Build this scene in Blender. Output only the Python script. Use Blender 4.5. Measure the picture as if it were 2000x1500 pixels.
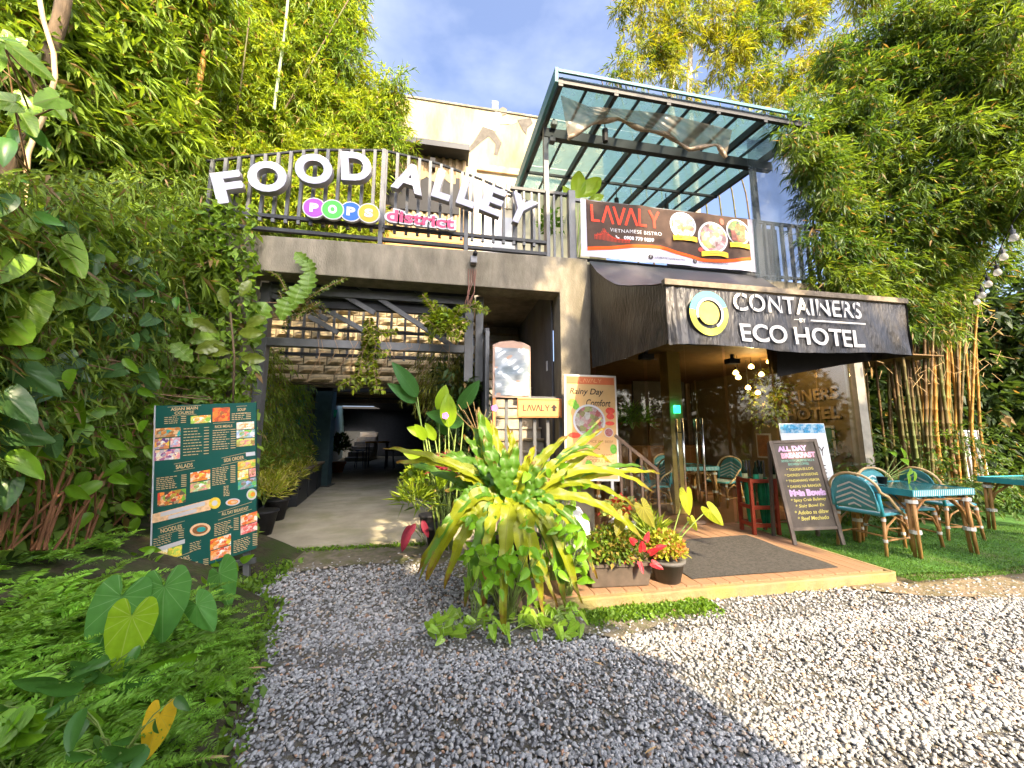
import bpy, math, random
import numpy as np
from mathutils import Vector, Matrix, Euler
for o in list(bpy.data.objects): bpy.data.objects.remove(o)
R = math.radians
sc = bpy.context.scene
COL = sc.collection
random.seed(7); RNG = np.random.default_rng(11)
# ------------------------------------------------------------------ camera, sky, sun, exposure
YAW, PITCH, FPX, EYE = R(10.5), R(7.5), 720.0, 1.5
cam_d = bpy.data.cameras.new('camera'); cam = bpy.data.objects.new('camera', cam_d); COL.objects.link(cam)
cam_d.sensor_width = 36; cam_d.lens = 36*FPX/2000; cam_d.clip_start = .05; cam_d.clip_end = 3000
cam.location = (0, 0, EYE); cam.rotation_euler = (R(90)+PITCH, 0, -YAW)
sc.camera = cam
SUN = Vector((.30, -1, .80)).normalized()          # towards the sun: behind the viewer, a little to the side
w = bpy.data.worlds.new('World'); sc.world = w; w.use_nodes = True
nt = w.node_tree; nt.nodes.clear()
sky = nt.nodes.new('ShaderNodeTexSky'); sky.sky_type = 'NISHITA'; sky.sun_disc = False
sky.sun_elevation = math.asin(SUN.z); sky.sun_rotation = math.atan2(SUN.x, SUN.y)
sky.air_density = .5; sky.dust_density = 6; sky.ozone_density = 2.6
bg = nt.nodes.new('ShaderNodeBackground'); bg.inputs['Strength'].default_value = .15
wo = nt.nodes.new('ShaderNodeOutputWorld')
# thin high cloud all over the sky dome
tc = nt.nodes.new('ShaderNodeTexCoord'); mp = nt.nodes.new('ShaderNodeMapping'); mp.inputs['Scale'].default_value = (1, 1, 2.2)
ns = nt.nodes.new('ShaderNodeTexNoise'); ns.inputs['Scale'].default_value = 2.1; ns.inputs['Detail'].default_value = 6; ns.inputs['Roughness'].default_value = .55
rp = nt.nodes.new('ShaderNodeValToRGB'); rp.color_ramp.elements[0].position = .47; rp.color_ramp.elements[1].position = .78
rp.color_ramp.elements[1].color = (.4, .4, .4, 1)
mx = nt.nodes.new('ShaderNodeMixRGB'); mx.inputs[2].default_value = (2.4, 2.5, 2.7, 1)
nt.links.new(tc.outputs['Generated'], mp.inputs[0]); nt.links.new(mp.outputs[0], ns.inputs['Vector'])
nt.links.new(ns.outputs[0], rp.inputs[0]); nt.links.new(rp.outputs[0], mx.inputs[0])
hz = nt.nodes.new('ShaderNodeMixRGB'); hz.blend_type = 'MULTIPLY'; hz.inputs[0].default_value = 1; hz.inputs[2].default_value = (1, 1, 1, 1)   # clear, slightly violet air
nt.links.new(sky.outputs[0], mx.inputs[1]); nt.links.new(mx.outputs[0], hz.inputs[1]); nt.links.new(hz.outputs[0], bg.inputs[0]); nt.links.new(bg.outputs[0], wo.inputs[0])
sl = bpy.data.lights.new('sun', 'SUN'); sl.energy = 2.8; sl.angle = R(.55); sl.color = (1, .80, .53)
so = bpy.data.objects.new('sun', sl); COL.objects.link(so); so.rotation_euler = SUN.to_track_quat('Z', 'Y').to_euler()
sc.view_settings.view_transform = 'Standard'; sc.view_settings.look = 'None'; sc.view_settings.gamma = 1
sc.view_settings.exposure = 2.35
sc.cycles.max_bounces = 8; sc.cycles.transparent_max_bounces = 24; sc.cycles.caustics_reflective = False; sc.cycles.caustics_refractive = False
sc.cycles.sample_clamp_indirect = 6

# ------------------------------------------------------------------ helpers
_F = Vector((math.sin(YAW)*math.cos(PITCH), math.cos(YAW)*math.cos(PITCH), math.sin(PITCH)))
_R = Vector((math.cos(YAW), -math.sin(YAW), 0)); _U = _R.cross(_F)
def _ray(x, y): return _F + _R*((x-1000)/FPX) - _U*((y-750)/FPX)
def P(x, y, Y):                                    # a point seen at photo pixel x, y that stands at depth Y
    d = _ray(x, y); return Vector((0, 0, EYE)) + d*(Y/d.y)
def G(x, y, z=0.0):                                # a point seen at photo pixel x, y that lies at height z
    d = _ray(x, y); return Vector((0, 0, EYE)) + d*((z-EYE)/d.z)

class MB:
    def __init__(s): s.v = []; s.f = []; s.uv = None
    def add(s, vs, fs):
        n = len(s.v); s.v += [tuple(v) for v in vs]; s.f += [tuple(i+n for i in f) for f in fs]; return s
    def box(s, x0, x1, y0, y1, z0, z1):
        return s.add([(x0,y0,z0),(x1,y0,z0),(x1,y1,z0),(x0,y1,z0),(x0,y0,z1),(x1,y0,z1),(x1,y1,z1),(x0,y1,z1)],
                     [(3,2,1,0),(4,5,6,7),(0,1,5,4),(1,2,6,5),(2,3,7,6),(3,0,4,7)])
    def bar(s, a, b, w, h=None, up=(0,0,1)):        # rectangular bar from a to b
        a, b = Vector(a), Vector(b); h = h or w; d = (b-a).normalized(); up = Vector(up)
        if abs(d.dot(up)) > .98: up = Vector((0,1,0))
        r = d.cross(up).normalized(); u = r.cross(d)
        vs = []
        for p in (a, b):
            for i, j in ((-1,-1),(1,-1),(1,1),(-1,1)): vs.append(p+r*(i*w/2)+u*(j*h/2))
        return s.add(vs, [(0,1,2,3),(7,6,5,4),(0,4,5,1),(1,5,6,2),(2,6,7,3),(3,7,4,0)])
    def tube(s, pts, rad, n=8, cap=True):
        pts = [Vector(p) for p in pts]; m = len(pts)
        rad = [rad]*m if not hasattr(rad, '__len__') else rad
        vs = []; prev = None
        for i, p in enumerate(pts):
            t = (pts[min(i+1, m-1)]-pts[max(i-1, 0)])
            t = t.normalized() if t.length > 1e-9 else Vector((0,0,1))
            if prev is None:
                prev = t.orthogonal().normalized()
            else:
                prev = (prev - t*prev.dot(t)); prev = prev.normalized() if prev.length > 1e-6 else t.orthogonal().normalized()
            q = t.cross(prev)
            for k in range(n):
                a = 2*math.pi*k/n; vs.append(p+(prev*math.cos(a)+q*math.sin(a))*rad[i])
        fs = [(i*n+k, i*n+(k+1)%n, (i+1)*n+(k+1)%n, (i+1)*n+k) for i in range(m-1) for k in range(n)]
        if cap: fs += [tuple(range(n-1, -1, -1)), tuple((m-1)*n+k for k in range(n))]
        return s.add(vs, fs)
    def lathe(s, prof, c=(0,0,0), n=20, sx=1, sy=1):
        vs = []
        for r, z in prof:
            for k in range(n):
                a = 2*math.pi*k/n; vs.append((c[0]+r*sx*math.cos(a), c[1]+r*sy*math.sin(a), c[2]+z))
        m = len(prof)
        fs = [(i*n+k, i*n+(k+1)%n, (i+1)*n+(k+1)%n, (i+1)*n+k) for i in range(m-1) for k in range(n)]
        fs += [tuple(range(n-1, -1, -1)), tuple((m-1)*n+k for k in range(n))]
        return s.add(vs, fs)
    def prism(s, pts, y0, y1):                       # polygon in x,z pushed from y0 (front) to y1
        n = len(pts); vs = [(x, y0, z) for x, z in pts]+[(x, y1, z) for x, z in pts]
        fs = [tuple(range(n)), tuple(range(2*n-1, n-1, -1))]+[(i, i+n, (i+1) % n+n, (i+1) % n) for i in range(n)]
        return s.add(vs, fs)
    def flat(s, pts, y): return s.add([(x, y, z) for x, z in pts], [tuple(range(len(pts)))])
    def ell(s, cx, cz, rx, rz, y, n=28, a0=0, a1=2*math.pi):
        full = abs(a1-a0-2*math.pi) < 1e-6
        return s.flat([(cx+rx*math.cos(a0+(a1-a0)*k/(n if full else n-1)), cz+rz*math.sin(a0+(a1-a0)*k/(n if full else n-1))) for k in range(n)], y)
    def ring(s, cx, cz, r0, r1, y, n=32, a0=0, a1=2*math.pi, sz=1):
        vs = []
        for k in range(n+1):
            a = a0+(a1-a0)*k/n
            for r in (r0, r1): vs.append((cx+r*math.cos(a), y, cz+r*sz*math.sin(a)))
        return s.add(vs, [(2*k, 2*k+1, 2*k+3, 2*k+2) for k in range(n)])
    def seg(s, a, b, wd, y):                         # flat stroke in x,z
        a, b = Vector(a), Vector(b); d = (b-a).normalized(); q = Vector((-d.y, d.x))*wd/2
        return s.flat([tuple(a-q), tuple(b-q), tuple(b+q), tuple(a+q)], y)
    def grid(s, fn, nu, nv):
        vs = [fn(i/nu, j/nv) for j in range(nv+1) for i in range(nu+1)]
        return s.add(vs, [(j*(nu+1)+i, j*(nu+1)+i+1, (j+1)*(nu+1)+i+1, (j+1)*(nu+1)+i) for j in range(nv) for i in range(nu)])
    def mesh(s, name, smooth=False):
        m = bpy.data.meshes.new(name); m.from_pydata(s.v, [], s.f); m.validate(); m.update()
        if smooth: m.polygons.foreach_set('use_smooth', [True]*len(m.polygons))
        return m

def tag(o, label=None, cat=None, group=None, kind=None):
    if label: o['label'] = label
    if cat: o['category'] = cat
    if group: o['group'] = group
    if kind: o['kind'] = kind
    return o
def link(name, data, m=None, parent=None):
    o = bpy.data.objects.new(name, data); COL.objects.link(o)
    if m is not None and data is not None and not data.materials: data.materials.append(m)
    if parent: o.parent = parent
    return o
def obj(name, mb, m, parent=None, smooth=False, bevel=0):
    o = link(name, mb.mesh(name, smooth), m, parent)
    if bevel:
        b = o.modifiers.new('bevel', 'BEVEL'); b.width = bevel; b.segments = 2; b.limit_method = 'ANGLE'
    return o
def thing(name, label, cat, loc=(0,0,0), rot=(0,0,0), group=None):
    o = bpy.data.objects.new(name, None); COL.objects.link(o); o.location = loc; o.rotation_euler = rot; o.empty_display_size = .1
    return tag(o, label, cat, group)
def struct(name, mb, m, parent=None, smooth=False, bevel=0):
    return tag(obj(name, mb, m, parent, smooth, bevel), kind='structure')
def copy_tree(o, parent=None):
    c = o.copy(); COL.objects.link(c)
    if parent: c.parent = parent
    for ch in list(o.children): copy_tree(ch, c)
    return c
_tc = {}
def text_mesh(txt, size, bold=0, extrude=0, align='CENTER', shear=0, space=1, bevel=0):
    cu = bpy.data.curves.new('t', 'FONT'); cu.body = txt; cu.size = size; cu.offset = bold; cu.extrude = extrude
    cu.align_x = align; cu.align_y = 'CENTER'; cu.shear = shear; cu.space_character = space; cu.bevel_depth = bevel; cu.bevel_resolution = 2
    cu.resolution_u = 5
    o = bpy.data.objects.new('t', cu); COL.objects.link(o)
    dg = bpy.context.evaluated_depsgraph_get(); dg.update()
    m = bpy.data.meshes.new_from_object(o.evaluated_get(dg)); bpy.data.objects.remove(o); bpy.data.curves.remove(cu)
    m.transform(Matrix.Rotation(R(90), 4, 'X'))      # upright in x,z, facing -y
    return m
def text(name, txt, size, m, parent, x, z, y=-.004, w=None, h=None, roll=0, **k):
    me = text_mesh(txt, size, **k); me.name = name; me.materials.clear(); me.materials.append(m)
    o = link(name, me, None, parent)
    if len(me.vertices):
        co = np.empty(len(me.vertices)*3); me.vertices.foreach_get('co', co); co = co.reshape(-1, 3)
        lo, hi = co.min(0), co.max(0)
        co[:, 0] -= (lo[0]+hi[0])/2 if k.get('align', 'CENTER') == 'CENTER' else lo[0]; co[:, 2] -= (lo[2]+hi[2])/2
        if w: co[:, 0] *= w/max(hi[0]-lo[0], 1e-6)
        if h: co[:, 2] *= h/max(hi[2]-lo[2], 1e-6)
        me.vertices.foreach_set('co', co.ravel()); me.update()
    o.location = (x, y, z); o.rotation_euler = (0, roll, 0)
    return o

# ------------------------------------------------------------------ materials
def mat(name, col, rough=.7, var=.12, scale=6, bump=.0, bscale=60, metal=0, col2=None, mix=(.45,.6), spec=.22, stretch=(1,1,1), emit=0, detail=6, coat=0):
    m = bpy.data.materials.new(name); m.use_nodes = True; t = m.node_tree; n = t.nodes; L = t.links
    b = n['Principled BSDF']; b.inputs['Roughness'].default_value = rough; b.inputs['Metallic'].default_value = metal
    b.inputs['Specular IOR Level'].default_value = spec
    if coat: b.inputs['Coat Weight'].default_value = coat
    tc = n.new('ShaderNodeTexCoord'); mp = n.new('ShaderNodeMapping'); mp.inputs['Scale'].default_value = stretch
    L.new(tc.outputs['Object'], mp.inputs[0])
    nz = n.new('ShaderNodeTexNoise'); nz.inputs['Scale'].default_value = scale; nz.inputs['Detail'].default_value = detail; nz.inputs['Roughness'].default_value = .62
    L.new(mp.outputs[0], nz.inputs['Vector'])
    c = Vector(col[:3]); lo = [max(0, v*(1-var)) for v in c]; hi = [min(1, v*(1+var)) for v in c]
    rm = n.new('ShaderNodeValToRGB'); rm.color_ramp.elements[0].color = (*lo, 1); rm.color_ramp.elements[1].color = (*hi, 1)
    rm.color_ramp.elements[0].position = .3; rm.color_ramp.elements[1].position = .7
    L.new(nz.outputs[0], rm.inputs[0]); out = rm.outputs[0]
    if col2 is not None:
        n2 = n.new('ShaderNodeTexNoise'); n2.inputs['Scale'].default_value = scale*.37; n2.inputs['Detail'].default_value = 8; n2.inputs['Roughness'].default_value = .65
        L.new(mp.outputs[0], n2.inputs['Vector'])
        r2 = n.new('ShaderNodeValToRGB'); r2.color_ramp.elements[0].position = mix[0]; r2.color_ramp.elements[1].position = mix[1]
        L.new(n2.outputs[0], r2.inputs[0])
        mm = n.new('ShaderNodeMixRGB'); mm.inputs[2].default_value = (*col2, 1); L.new(r2.outputs[0], mm.inputs[0]); L.new(out, mm.inputs[1]); out = mm.outputs[0]
    L.new(out, b.inputs['Base Color'])
    if emit:
        L.new(out, b.inputs['Emission Color']); b.inputs['Emission Strength'].default_value = emit
    if bump:
        n3 = n.new('ShaderNodeTexNoise'); n3.inputs['Scale'].default_value = bscale; n3.inputs['Detail'].default_value = 5
        L.new(mp.outputs[0], n3.inputs['Vector'])
        bp = n.new('ShaderNodeBump'); bp.inputs['Strength'].default_value = bump; bp.inputs['Distance'].default_value = .02
        L.new(n3.outputs[0], bp.inputs['Height']); L.new(bp.outputs[0], b.inputs['Normal'])
    return m
def leafmat(name, col=None, attr=None, trans=.45, rough=.45, var=.35, veins=None, spec=.35, col2=None, rim=None):
    """leaf: diffuse + translucent + a little gloss; colour from a mesh attribute or one colour varied per object; veins radial/pinnate from the uv map"""
    m = bpy.data.materials.new(name); m.use_nodes = True; t = m.node_tree; n = t.nodes; L = t.links
    b = n['Principled BSDF']; b.inputs['Roughness'].default_value = rough; b.inputs['Specular IOR Level'].default_value = spec
    if attr:
        a = n.new('ShaderNodeAttribute'); a.attribute_name = attr; out = a.outputs['Color']
    else:
        oi = n.new('ShaderNodeObjectInfo'); tc = n.new('ShaderNodeTexCoord')
        nz = n.new('ShaderNodeTexNoise'); nz.inputs['Scale'].default_value = 9; nz.inputs['Detail'].default_value = 4; L.new(tc.outputs['Object'], nz.inputs['Vector'])
        ad = n.new('ShaderNodeMath'); ad.operation = 'MULTIPLY_ADD'; ad.inputs[1].default_value = .55; L.new(oi.outputs['Random'], ad.inputs[0])
        sm = n.new('ShaderNodeMath'); sm.operation = 'MULTIPLY'; sm.inputs[1].default_value = .5; L.new(nz.outputs[0], sm.inputs[0]); L.new(sm.outputs[0], ad.inputs[2])
        rm = n.new('ShaderNodeValToRGB'); c = col
        rm.color_ramp.elements[0].color = (*[v*(1-var) for v in c], 1); rm.color_ramp.elements[1].color = (*[min(1, v*(1+var)) for v in (col2 or c)], 1)
        L.new(ad.outputs[0], rm.inputs[0]); out = rm.outputs[0]
    if veins:
        kind, num, vcol, width = veins
        uv = n.new('ShaderNodeUVMap'); sp = n.new('ShaderNodeSeparateXYZ'); L.new(uv.outputs[0], sp.inputs[0])
        def M(op, a, b=None, c=None):
            q = n.new('ShaderNodeMath'); q.operation = op
            for i, vv in enumerate((a, b, c)):
                if vv is None: continue
                if isinstance(vv, (int, float)): q.inputs[i].default_value = vv
                else: L.new(vv, q.inputs[i])
            return q.outputs[0]
        if kind == 'radial':
            ang = M('ARCTAN2', sp.outputs[0], M('MULTIPLY', sp.outputs[1], -1)); rad = M('SQRT', M('ADD', M('POWER', sp.outputs[0], 2), M('POWER', sp.outputs[1], 2)))
            f = M('MULTIPLY', M('ABSOLUTE', M('SINE', M('MULTIPLY', ang, num))), M('ADD', rad, .04))
        else:
            ax = M('ABSOLUTE', sp.outputs[0]); mid = M('MULTIPLY', ax, 3.0)
            f = M('ABSOLUTE', M('SINE', M('MULTIPLY', M('ADD', sp.outputs[1], M('MULTIPLY', ax, .6)), num))); f = M('MINIMUM', M('MULTIPLY', f, .35), mid)
        fac = n.new('ShaderNodeMapRange'); fac.inputs[1].default_value = width*.4; fac.inputs[2].default_value = width; fac.inputs[3].default_value = 1; fac.inputs[4].default_value = 0
        L.new(f, fac.inputs[0])
        mm = n.new('ShaderNodeMixRGB'); mm.inputs[2].default_value = (*vcol, 1); L.new(fac.outputs[0], mm.inputs[0]); L.new(out, mm.inputs[1]); out = mm.outputs[0]
        if rim:                                            # browned, dried tips
            nt2 = n.new('ShaderNodeTexNoise'); nt2.inputs['Scale'].default_value = 22; tcc = n.new('ShaderNodeTexCoord'); L.new(tcc.outputs['Object'], nt2.inputs['Vector'])
            fb = n.new('ShaderNodeMapRange'); fb.inputs[1].default_value = 1.08; fb.inputs[2].default_value = 1.22; L.new(M('ADD', sp.outputs[1], M('ADD', M('MULTIPLY', nt2.outputs[0], .35), M('MULTIPLY', M('ABSOLUTE', sp.outputs[0]), .06))), fb.inputs[0])
            mb2 = n.new('ShaderNodeMixRGB'); mb2.inputs[2].default_value = (*rim, 1); L.new(fb.outputs[0], mb2.inputs[0]); L.new(out, mb2.inputs[1]); out = mb2.outputs[0]
    L.new(out, b.inputs['Base Color'])
    tr = n.new('ShaderNodeBsdfTranslucent')
    g = n.new('ShaderNodeMixRGB'); g.blend_type = 'MULTIPLY'; g.inputs[0].default_value = 1; g.inputs[2].default_value = (1.5, 1.35, .55, 1); L.new(out, g.inputs[1]); L.new(g.outputs[0], tr.inputs[0])
    ms = n.new('ShaderNodeMixShader'); ms.inputs[0].default_value = trans; L.new(b.outputs[0], ms.inputs[1]); L.new(tr.outputs[0], ms.inputs[2])
    L.new(ms.outputs[0], n['Material Output'].inputs[0])
    return m
def glassmat(name, col=(.8,.9,.9), alpha=.12, rough=.03):
    m = bpy.data.materials.new(name); m.use_nodes = True; t = m.node_tree; n = t.nodes; L = t.links
    n.remove(n['Principled BSDF'])
    tr = n.new('ShaderNodeBsdfTransparent'); tr.inputs[0].default_value = (*col, 1)
    gl = n.new('ShaderNodeBsdfGlossy'); gl.inputs['Roughness'].default_value = rough
    fr = n.new('ShaderNodeLayerWeight'); fr.inputs[0].default_value = .5; pw = n.new('ShaderNodeMath'); pw.operation = 'POWER'; pw.inputs[1].default_value = 3.5; L.new(fr.outputs['Facing'], pw.inputs[0])
    ad = n.new('ShaderNodeMath'); ad.operation = 'MULTIPLY_ADD'; ad.inputs[1].default_value = .5; ad.inputs[2].default_value = .035+alpha; L.new(pw.outputs[0], ad.inputs[0])
    mx = n.new('ShaderNodeMixShader'); L.new(ad.outputs[0], mx.inputs[0]); L.new(tr.outputs[0], mx.inputs[1]); L.new(gl.outputs[0], mx.inputs[2])
    L.new(mx.outputs[0], n['Material Output'].inputs[0]); return m
def sheetmat(name, col, dens, rough=.35):
    """dirty film or frosted panel: part see-through, part milky"""
    m = bpy.data.materials.new(name); m.use_nodes = True; t = m.node_tree; n = t.nodes; L = t.links
    b = n['Principled BSDF']; b.inputs['Base Color'].default_value = (*col, 1); b.inputs['Roughness'].default_value = rough
    nz = n.new('ShaderNodeTexNoise'); nz.inputs['Scale'].default_value = 3; nz.inputs['Detail'].default_value = 8
    tc = n.new('ShaderNodeTexCoord'); L.new(tc.outputs['Object'], nz.inputs['Vector'])
    mr = n.new('ShaderNodeMapRange'); mr.inputs[1].default_value = .3; mr.inputs[2].default_value = .7; mr.inputs[3].default_value = dens*.75; mr.inputs[4].default_value = min(1, dens*1.25); L.new(nz.outputs[0], mr.inputs[0])
    tl = n.new('ShaderNodeBsdfTranslucent'); tl.inputs[0].default_value = (*col, 1)
    m2 = n.new('ShaderNodeMixShader'); m2.inputs[0].default_value = .45; L.new(b.outputs[0], m2.inputs[1]); L.new(tl.outputs[0], m2.inputs[2])
    tr = n.new('ShaderNodeBsdfTransparent'); tr.inputs[0].default_value = (*[min(1, c*.4+.62) for c in col], 1)
    mx = n.new('ShaderNodeMixShader'); L.new(mr.outputs[0], mx.inputs[0]); L.new(tr.outputs[0], mx.inputs[1]); L.new(m2.outputs[0], mx.inputs[2])
    L.new(mx.outputs[0], n['Material Output'].inputs[0]); return m
def foodmat(name, cols, scale=14, rough=.45):
    """a printed food photograph: irregular patches of the dish's colours"""
    m = bpy.data.materials.new(name); m.use_nodes = True; t = m.node_tree; n = t.nodes; L = t.links; b = n['Principled BSDF']; b.inputs['Roughness'].default_value = rough
    tc = n.new('ShaderNodeTexCoord'); nz = n.new('ShaderNodeTexNoise'); nz.inputs['Scale'].default_value = scale*1.3; nz.inputs['Detail'].default_value = 4; L.new(tc.outputs['Object'], nz.inputs['Vector'])
    ad = n.new('ShaderNodeVectorMath'); ad.operation = 'MULTIPLY_ADD'; ad.inputs[1].default_value = (.9/scale,)*3; L.new(nz.outputs['Color'], ad.inputs[0]); L.new(tc.outputs['Object'], ad.inputs[2])
    vo = n.new('ShaderNodeTexVoronoi'); vo.inputs['Scale'].default_value = scale; L.new(ad.outputs[0], vo.inputs['Vector'])
    sp = n.new('ShaderNodeSeparateXYZ'); L.new(vo.outputs['Color'], sp.inputs[0])
    rm = n.new('ShaderNodeValToRGB'); e = rm.color_ramp.elements
    for i, c in enumerate(cols):
        q = e[i] if i < 2 else e.new(1.0)
        q.position = .12+.76*i/max(1,len(cols)-1); q.color = (*c, 1)
    L.new(sp.outputs[0], rm.inputs[0])
    n2 = n.new('ShaderNodeTexNoise'); n2.inputs['Scale'].default_value = scale*3; L.new(tc.outputs['Object'], n2.inputs['Vector'])
    mr = n.new('ShaderNodeMapRange'); mr.inputs[3].default_value = .45; mr.inputs[4].default_value = 1.35; L.new(n2.outputs[0], mr.inputs[0])
    mm = n.new('ShaderNodeVectorMath'); mm.operation = 'SCALE'; L.new(rm.outputs[0], mm.inputs[0]); L.new(mr.outputs[0], mm.inputs[3]); L.new(mm.outputs[0], b.inputs['Base Color']); return m
def paint(name, col, rough=.5, **k): return mat(name, col, rough, var=k.pop('var', .06), **k)

M = {}
M['concrete'] = mat('concrete', (.215,.19,.142), .85, .32, 3.5, .3, 45, col2=(.13,.115,.08), mix=(.48,.7), stretch=(1.7,1.7,.6))
M['concrete_old'] = mat('concrete_old', (.33,.285,.175), .9, .22, 2.0, .2, 30, col2=(.17,.125,.065), mix=(.47,.72), stretch=(1.6,1.6,.45))
M['path'] = mat('path', (.33,.30,.22), .85, .2, 2.5, .2, 50, col2=(.20,.20,.10), mix=(.48,.7))
M['soil'] = mat('soil', (.10,.078,.052), .95, .35, 9, .6, 40, col2=(.06,.06,.03))
M['grit'] = mat('grit', (.14,.138,.135), .9, .4, 60, .6, 120, col2=(.10,.09,.06))
M['steel'] = mat('steel', (.115,.12,.125), .5, .15, 8, metal=.2)
M['steel_dark'] = mat('steel_dark', (.03,.033,.037), .45, .2, 8)
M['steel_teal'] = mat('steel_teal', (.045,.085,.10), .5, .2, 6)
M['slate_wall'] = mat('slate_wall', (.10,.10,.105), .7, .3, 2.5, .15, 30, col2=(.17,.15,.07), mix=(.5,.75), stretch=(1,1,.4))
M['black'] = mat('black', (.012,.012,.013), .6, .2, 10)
M['white'] = mat('white', (.56,.56,.59), .5, .05, 5)
M['cream'] = mat('cream', (.66,.58,.42), .8, .1, 4, col2=(.5,.4,.26), mix=(.55,.8))
M['tan_metal'] = mat('tan_metal', (.34,.25,.14), .6, .15, 3, col2=(.22,.15,.08))
M['orange_wood'] = mat('orange_wood', (.50,.26,.09), .6, .2, 5, .1, 40, stretch=(.3,1,3))
M['deck'] = mat('deck', (.29,.165,.095), .7, .2, 9, .12, 60, col2=(.22,.135,.07), stretch=(2.5,.25,1))
M['kerb'] = mat('kerb', (.25,.18,.09), .85, .25, 6, .3, 50, col2=(.22,.2,.07), mix=(.45,.65))
M['stone'] = mat('stone', (.27,.23,.15), .85, .2, 6, .4, 25, col2=(.4,.31,.18))
M['stone_grey'] = mat('stone_grey', (.34,.32,.28), .85, .25, 6, .35, 30, col2=(.46,.38,.27))
M['canvas'] = mat('canvas', (.022,.020,.017), .36, .45, 5, .7, 14, col2=(.075,.063,.047), mix=(.5,.74), spec=.5, stretch=(2.2,2.2,.7))  # paler patches: fading, and dappled light put into the colour
M['canvas_top'] = mat('canvas_top', (.035,.035,.04), .4, .3, 3, .1, 20, spec=.5)
M['turf'] = mat('turf', (.055,.14,.025), .9, .4, 5, .5, 200, col2=(.085,.10,.035), mix=(.5,.75))
M['mat_fibre'] = mat('mat_fibre', (.06,.056,.05), .95, .5, 90, .8, 260, col2=(.11,.10,.085), mix=(.4,.7))
M['cane'] = mat('cane', (.46,.25,.09), .45, .25, 14, col2=(.33,.16,.05), stretch=(1,1,.4))
M['cane_pale'] = mat('cane_pale', (.6,.42,.22), .45, .2, 14)
M['binding'] = mat('binding', (.62,.6,.55), .6, .1)
M['teal'] = mat('teal', (.045,.32,.37), .45, .12, 8)
M['weave'] = mat('weave', (.085,.33,.38), .5, .15, 50, .3, 120)
M['weave_white'] = mat('weave_white', (.62,.68,.68), .5, .1, 50)
M['red_wood'] = mat('red_wood', (.26,.045,.02), .5, .25, 10, stretch=(1,1,.3))
M['green_cloth'] = mat('green_cloth', (.005,.16,.06), .6, .25, 8)
M['bottle'] = mat('bottle', (.012,.03,.016), .15, .2, 6)
M['pot'] = mat('pot', (.022,.022,.024), .55, .3, 9)
M['pot_brown'] = mat('pot_brown', (.09,.07,.055), .7, .25, 9)
M['terracotta'] = mat('terracotta', (.36,.12,.045), .8, .2, 9)
M['bark'] = mat('bark', (.12,.085,.05), .9, .35, 12, .5, 40, stretch=(1,1,.25))
M['twig'] = mat('twig', (.27,.17,.09), .8, .3, 12, .2, 60, stretch=(1,1,.3))
M['culm'] = mat('culm', (.115,.072,.032), .6, .35, 6, .1, 40, col2=(.10,.12,.035), stretch=(1,1,.25))
M['culm_gold'] = mat('culm_gold', (.29,.155,.035), .5, .25, 7, stretch=(1,1,.3))
M['culm_pale'] = mat('culm_pale', (.30,.36,.19), .5, .3, 5, stretch=(1,1,.3))
M['stem'] = mat('stem', (.20,.28,.07), .5, .25, 10)
M['chrome'] = mat('chrome', (.75,.74,.72), .18, .05, metal=1)
M['straw'] = mat('straw', (.42,.29,.14), .85, .3, 12)
# ================================================================== the setting
g = MB().add([(-300,-300,-.02),(300,-300,-.02),(300,300,-.02),(-300,300,-.02)], [(0,1,2,3)])
struct('ground', g, M['soil'])
g = MB().grid(lambda u, v: (-3.2+11.5*u, -1+6.6*v, -.006+.008*math.sin(u*23+v*9)*math.sin(v*17)), 40, 26)
struct('gravel_bed', g, M['grit'])
# soil strip before the turf and by the slab edge
def blob(pts, z):
    return MB().add([(x, y, z) for x, y in pts], [tuple(range(len(pts)))])
so_ = [(3.9,3.12),(4.4,2.86),(5.0,2.72),(5.6,2.6),(6.3,2.48),(7.2,2.4),(9,2.3),(9,3.6),(4.6,3.6)]
struct('soil_strip', blob(so_, .012), mat('bare_soil', (.20,.155,.10), .95, .3, 9, .5, 60, col2=(.13,.11,.06)))
struct('soil_edge', blob([(-2.9,5.6),(-2.2,5.0),(-1.6,4.55),(-.8,4.7),(-.1,4.5),(.5,3.6),(.75,3.0),(1.3,2.72),(1.9,2.9),(2.3,3.1),(2.3,3.5),(.9,3.6),(.6,5.6)], .011), mat('packed_soil', (.15,.13,.095), .95, .3, 14, .6, 70, col2=(.10,.105,.045)))
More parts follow.
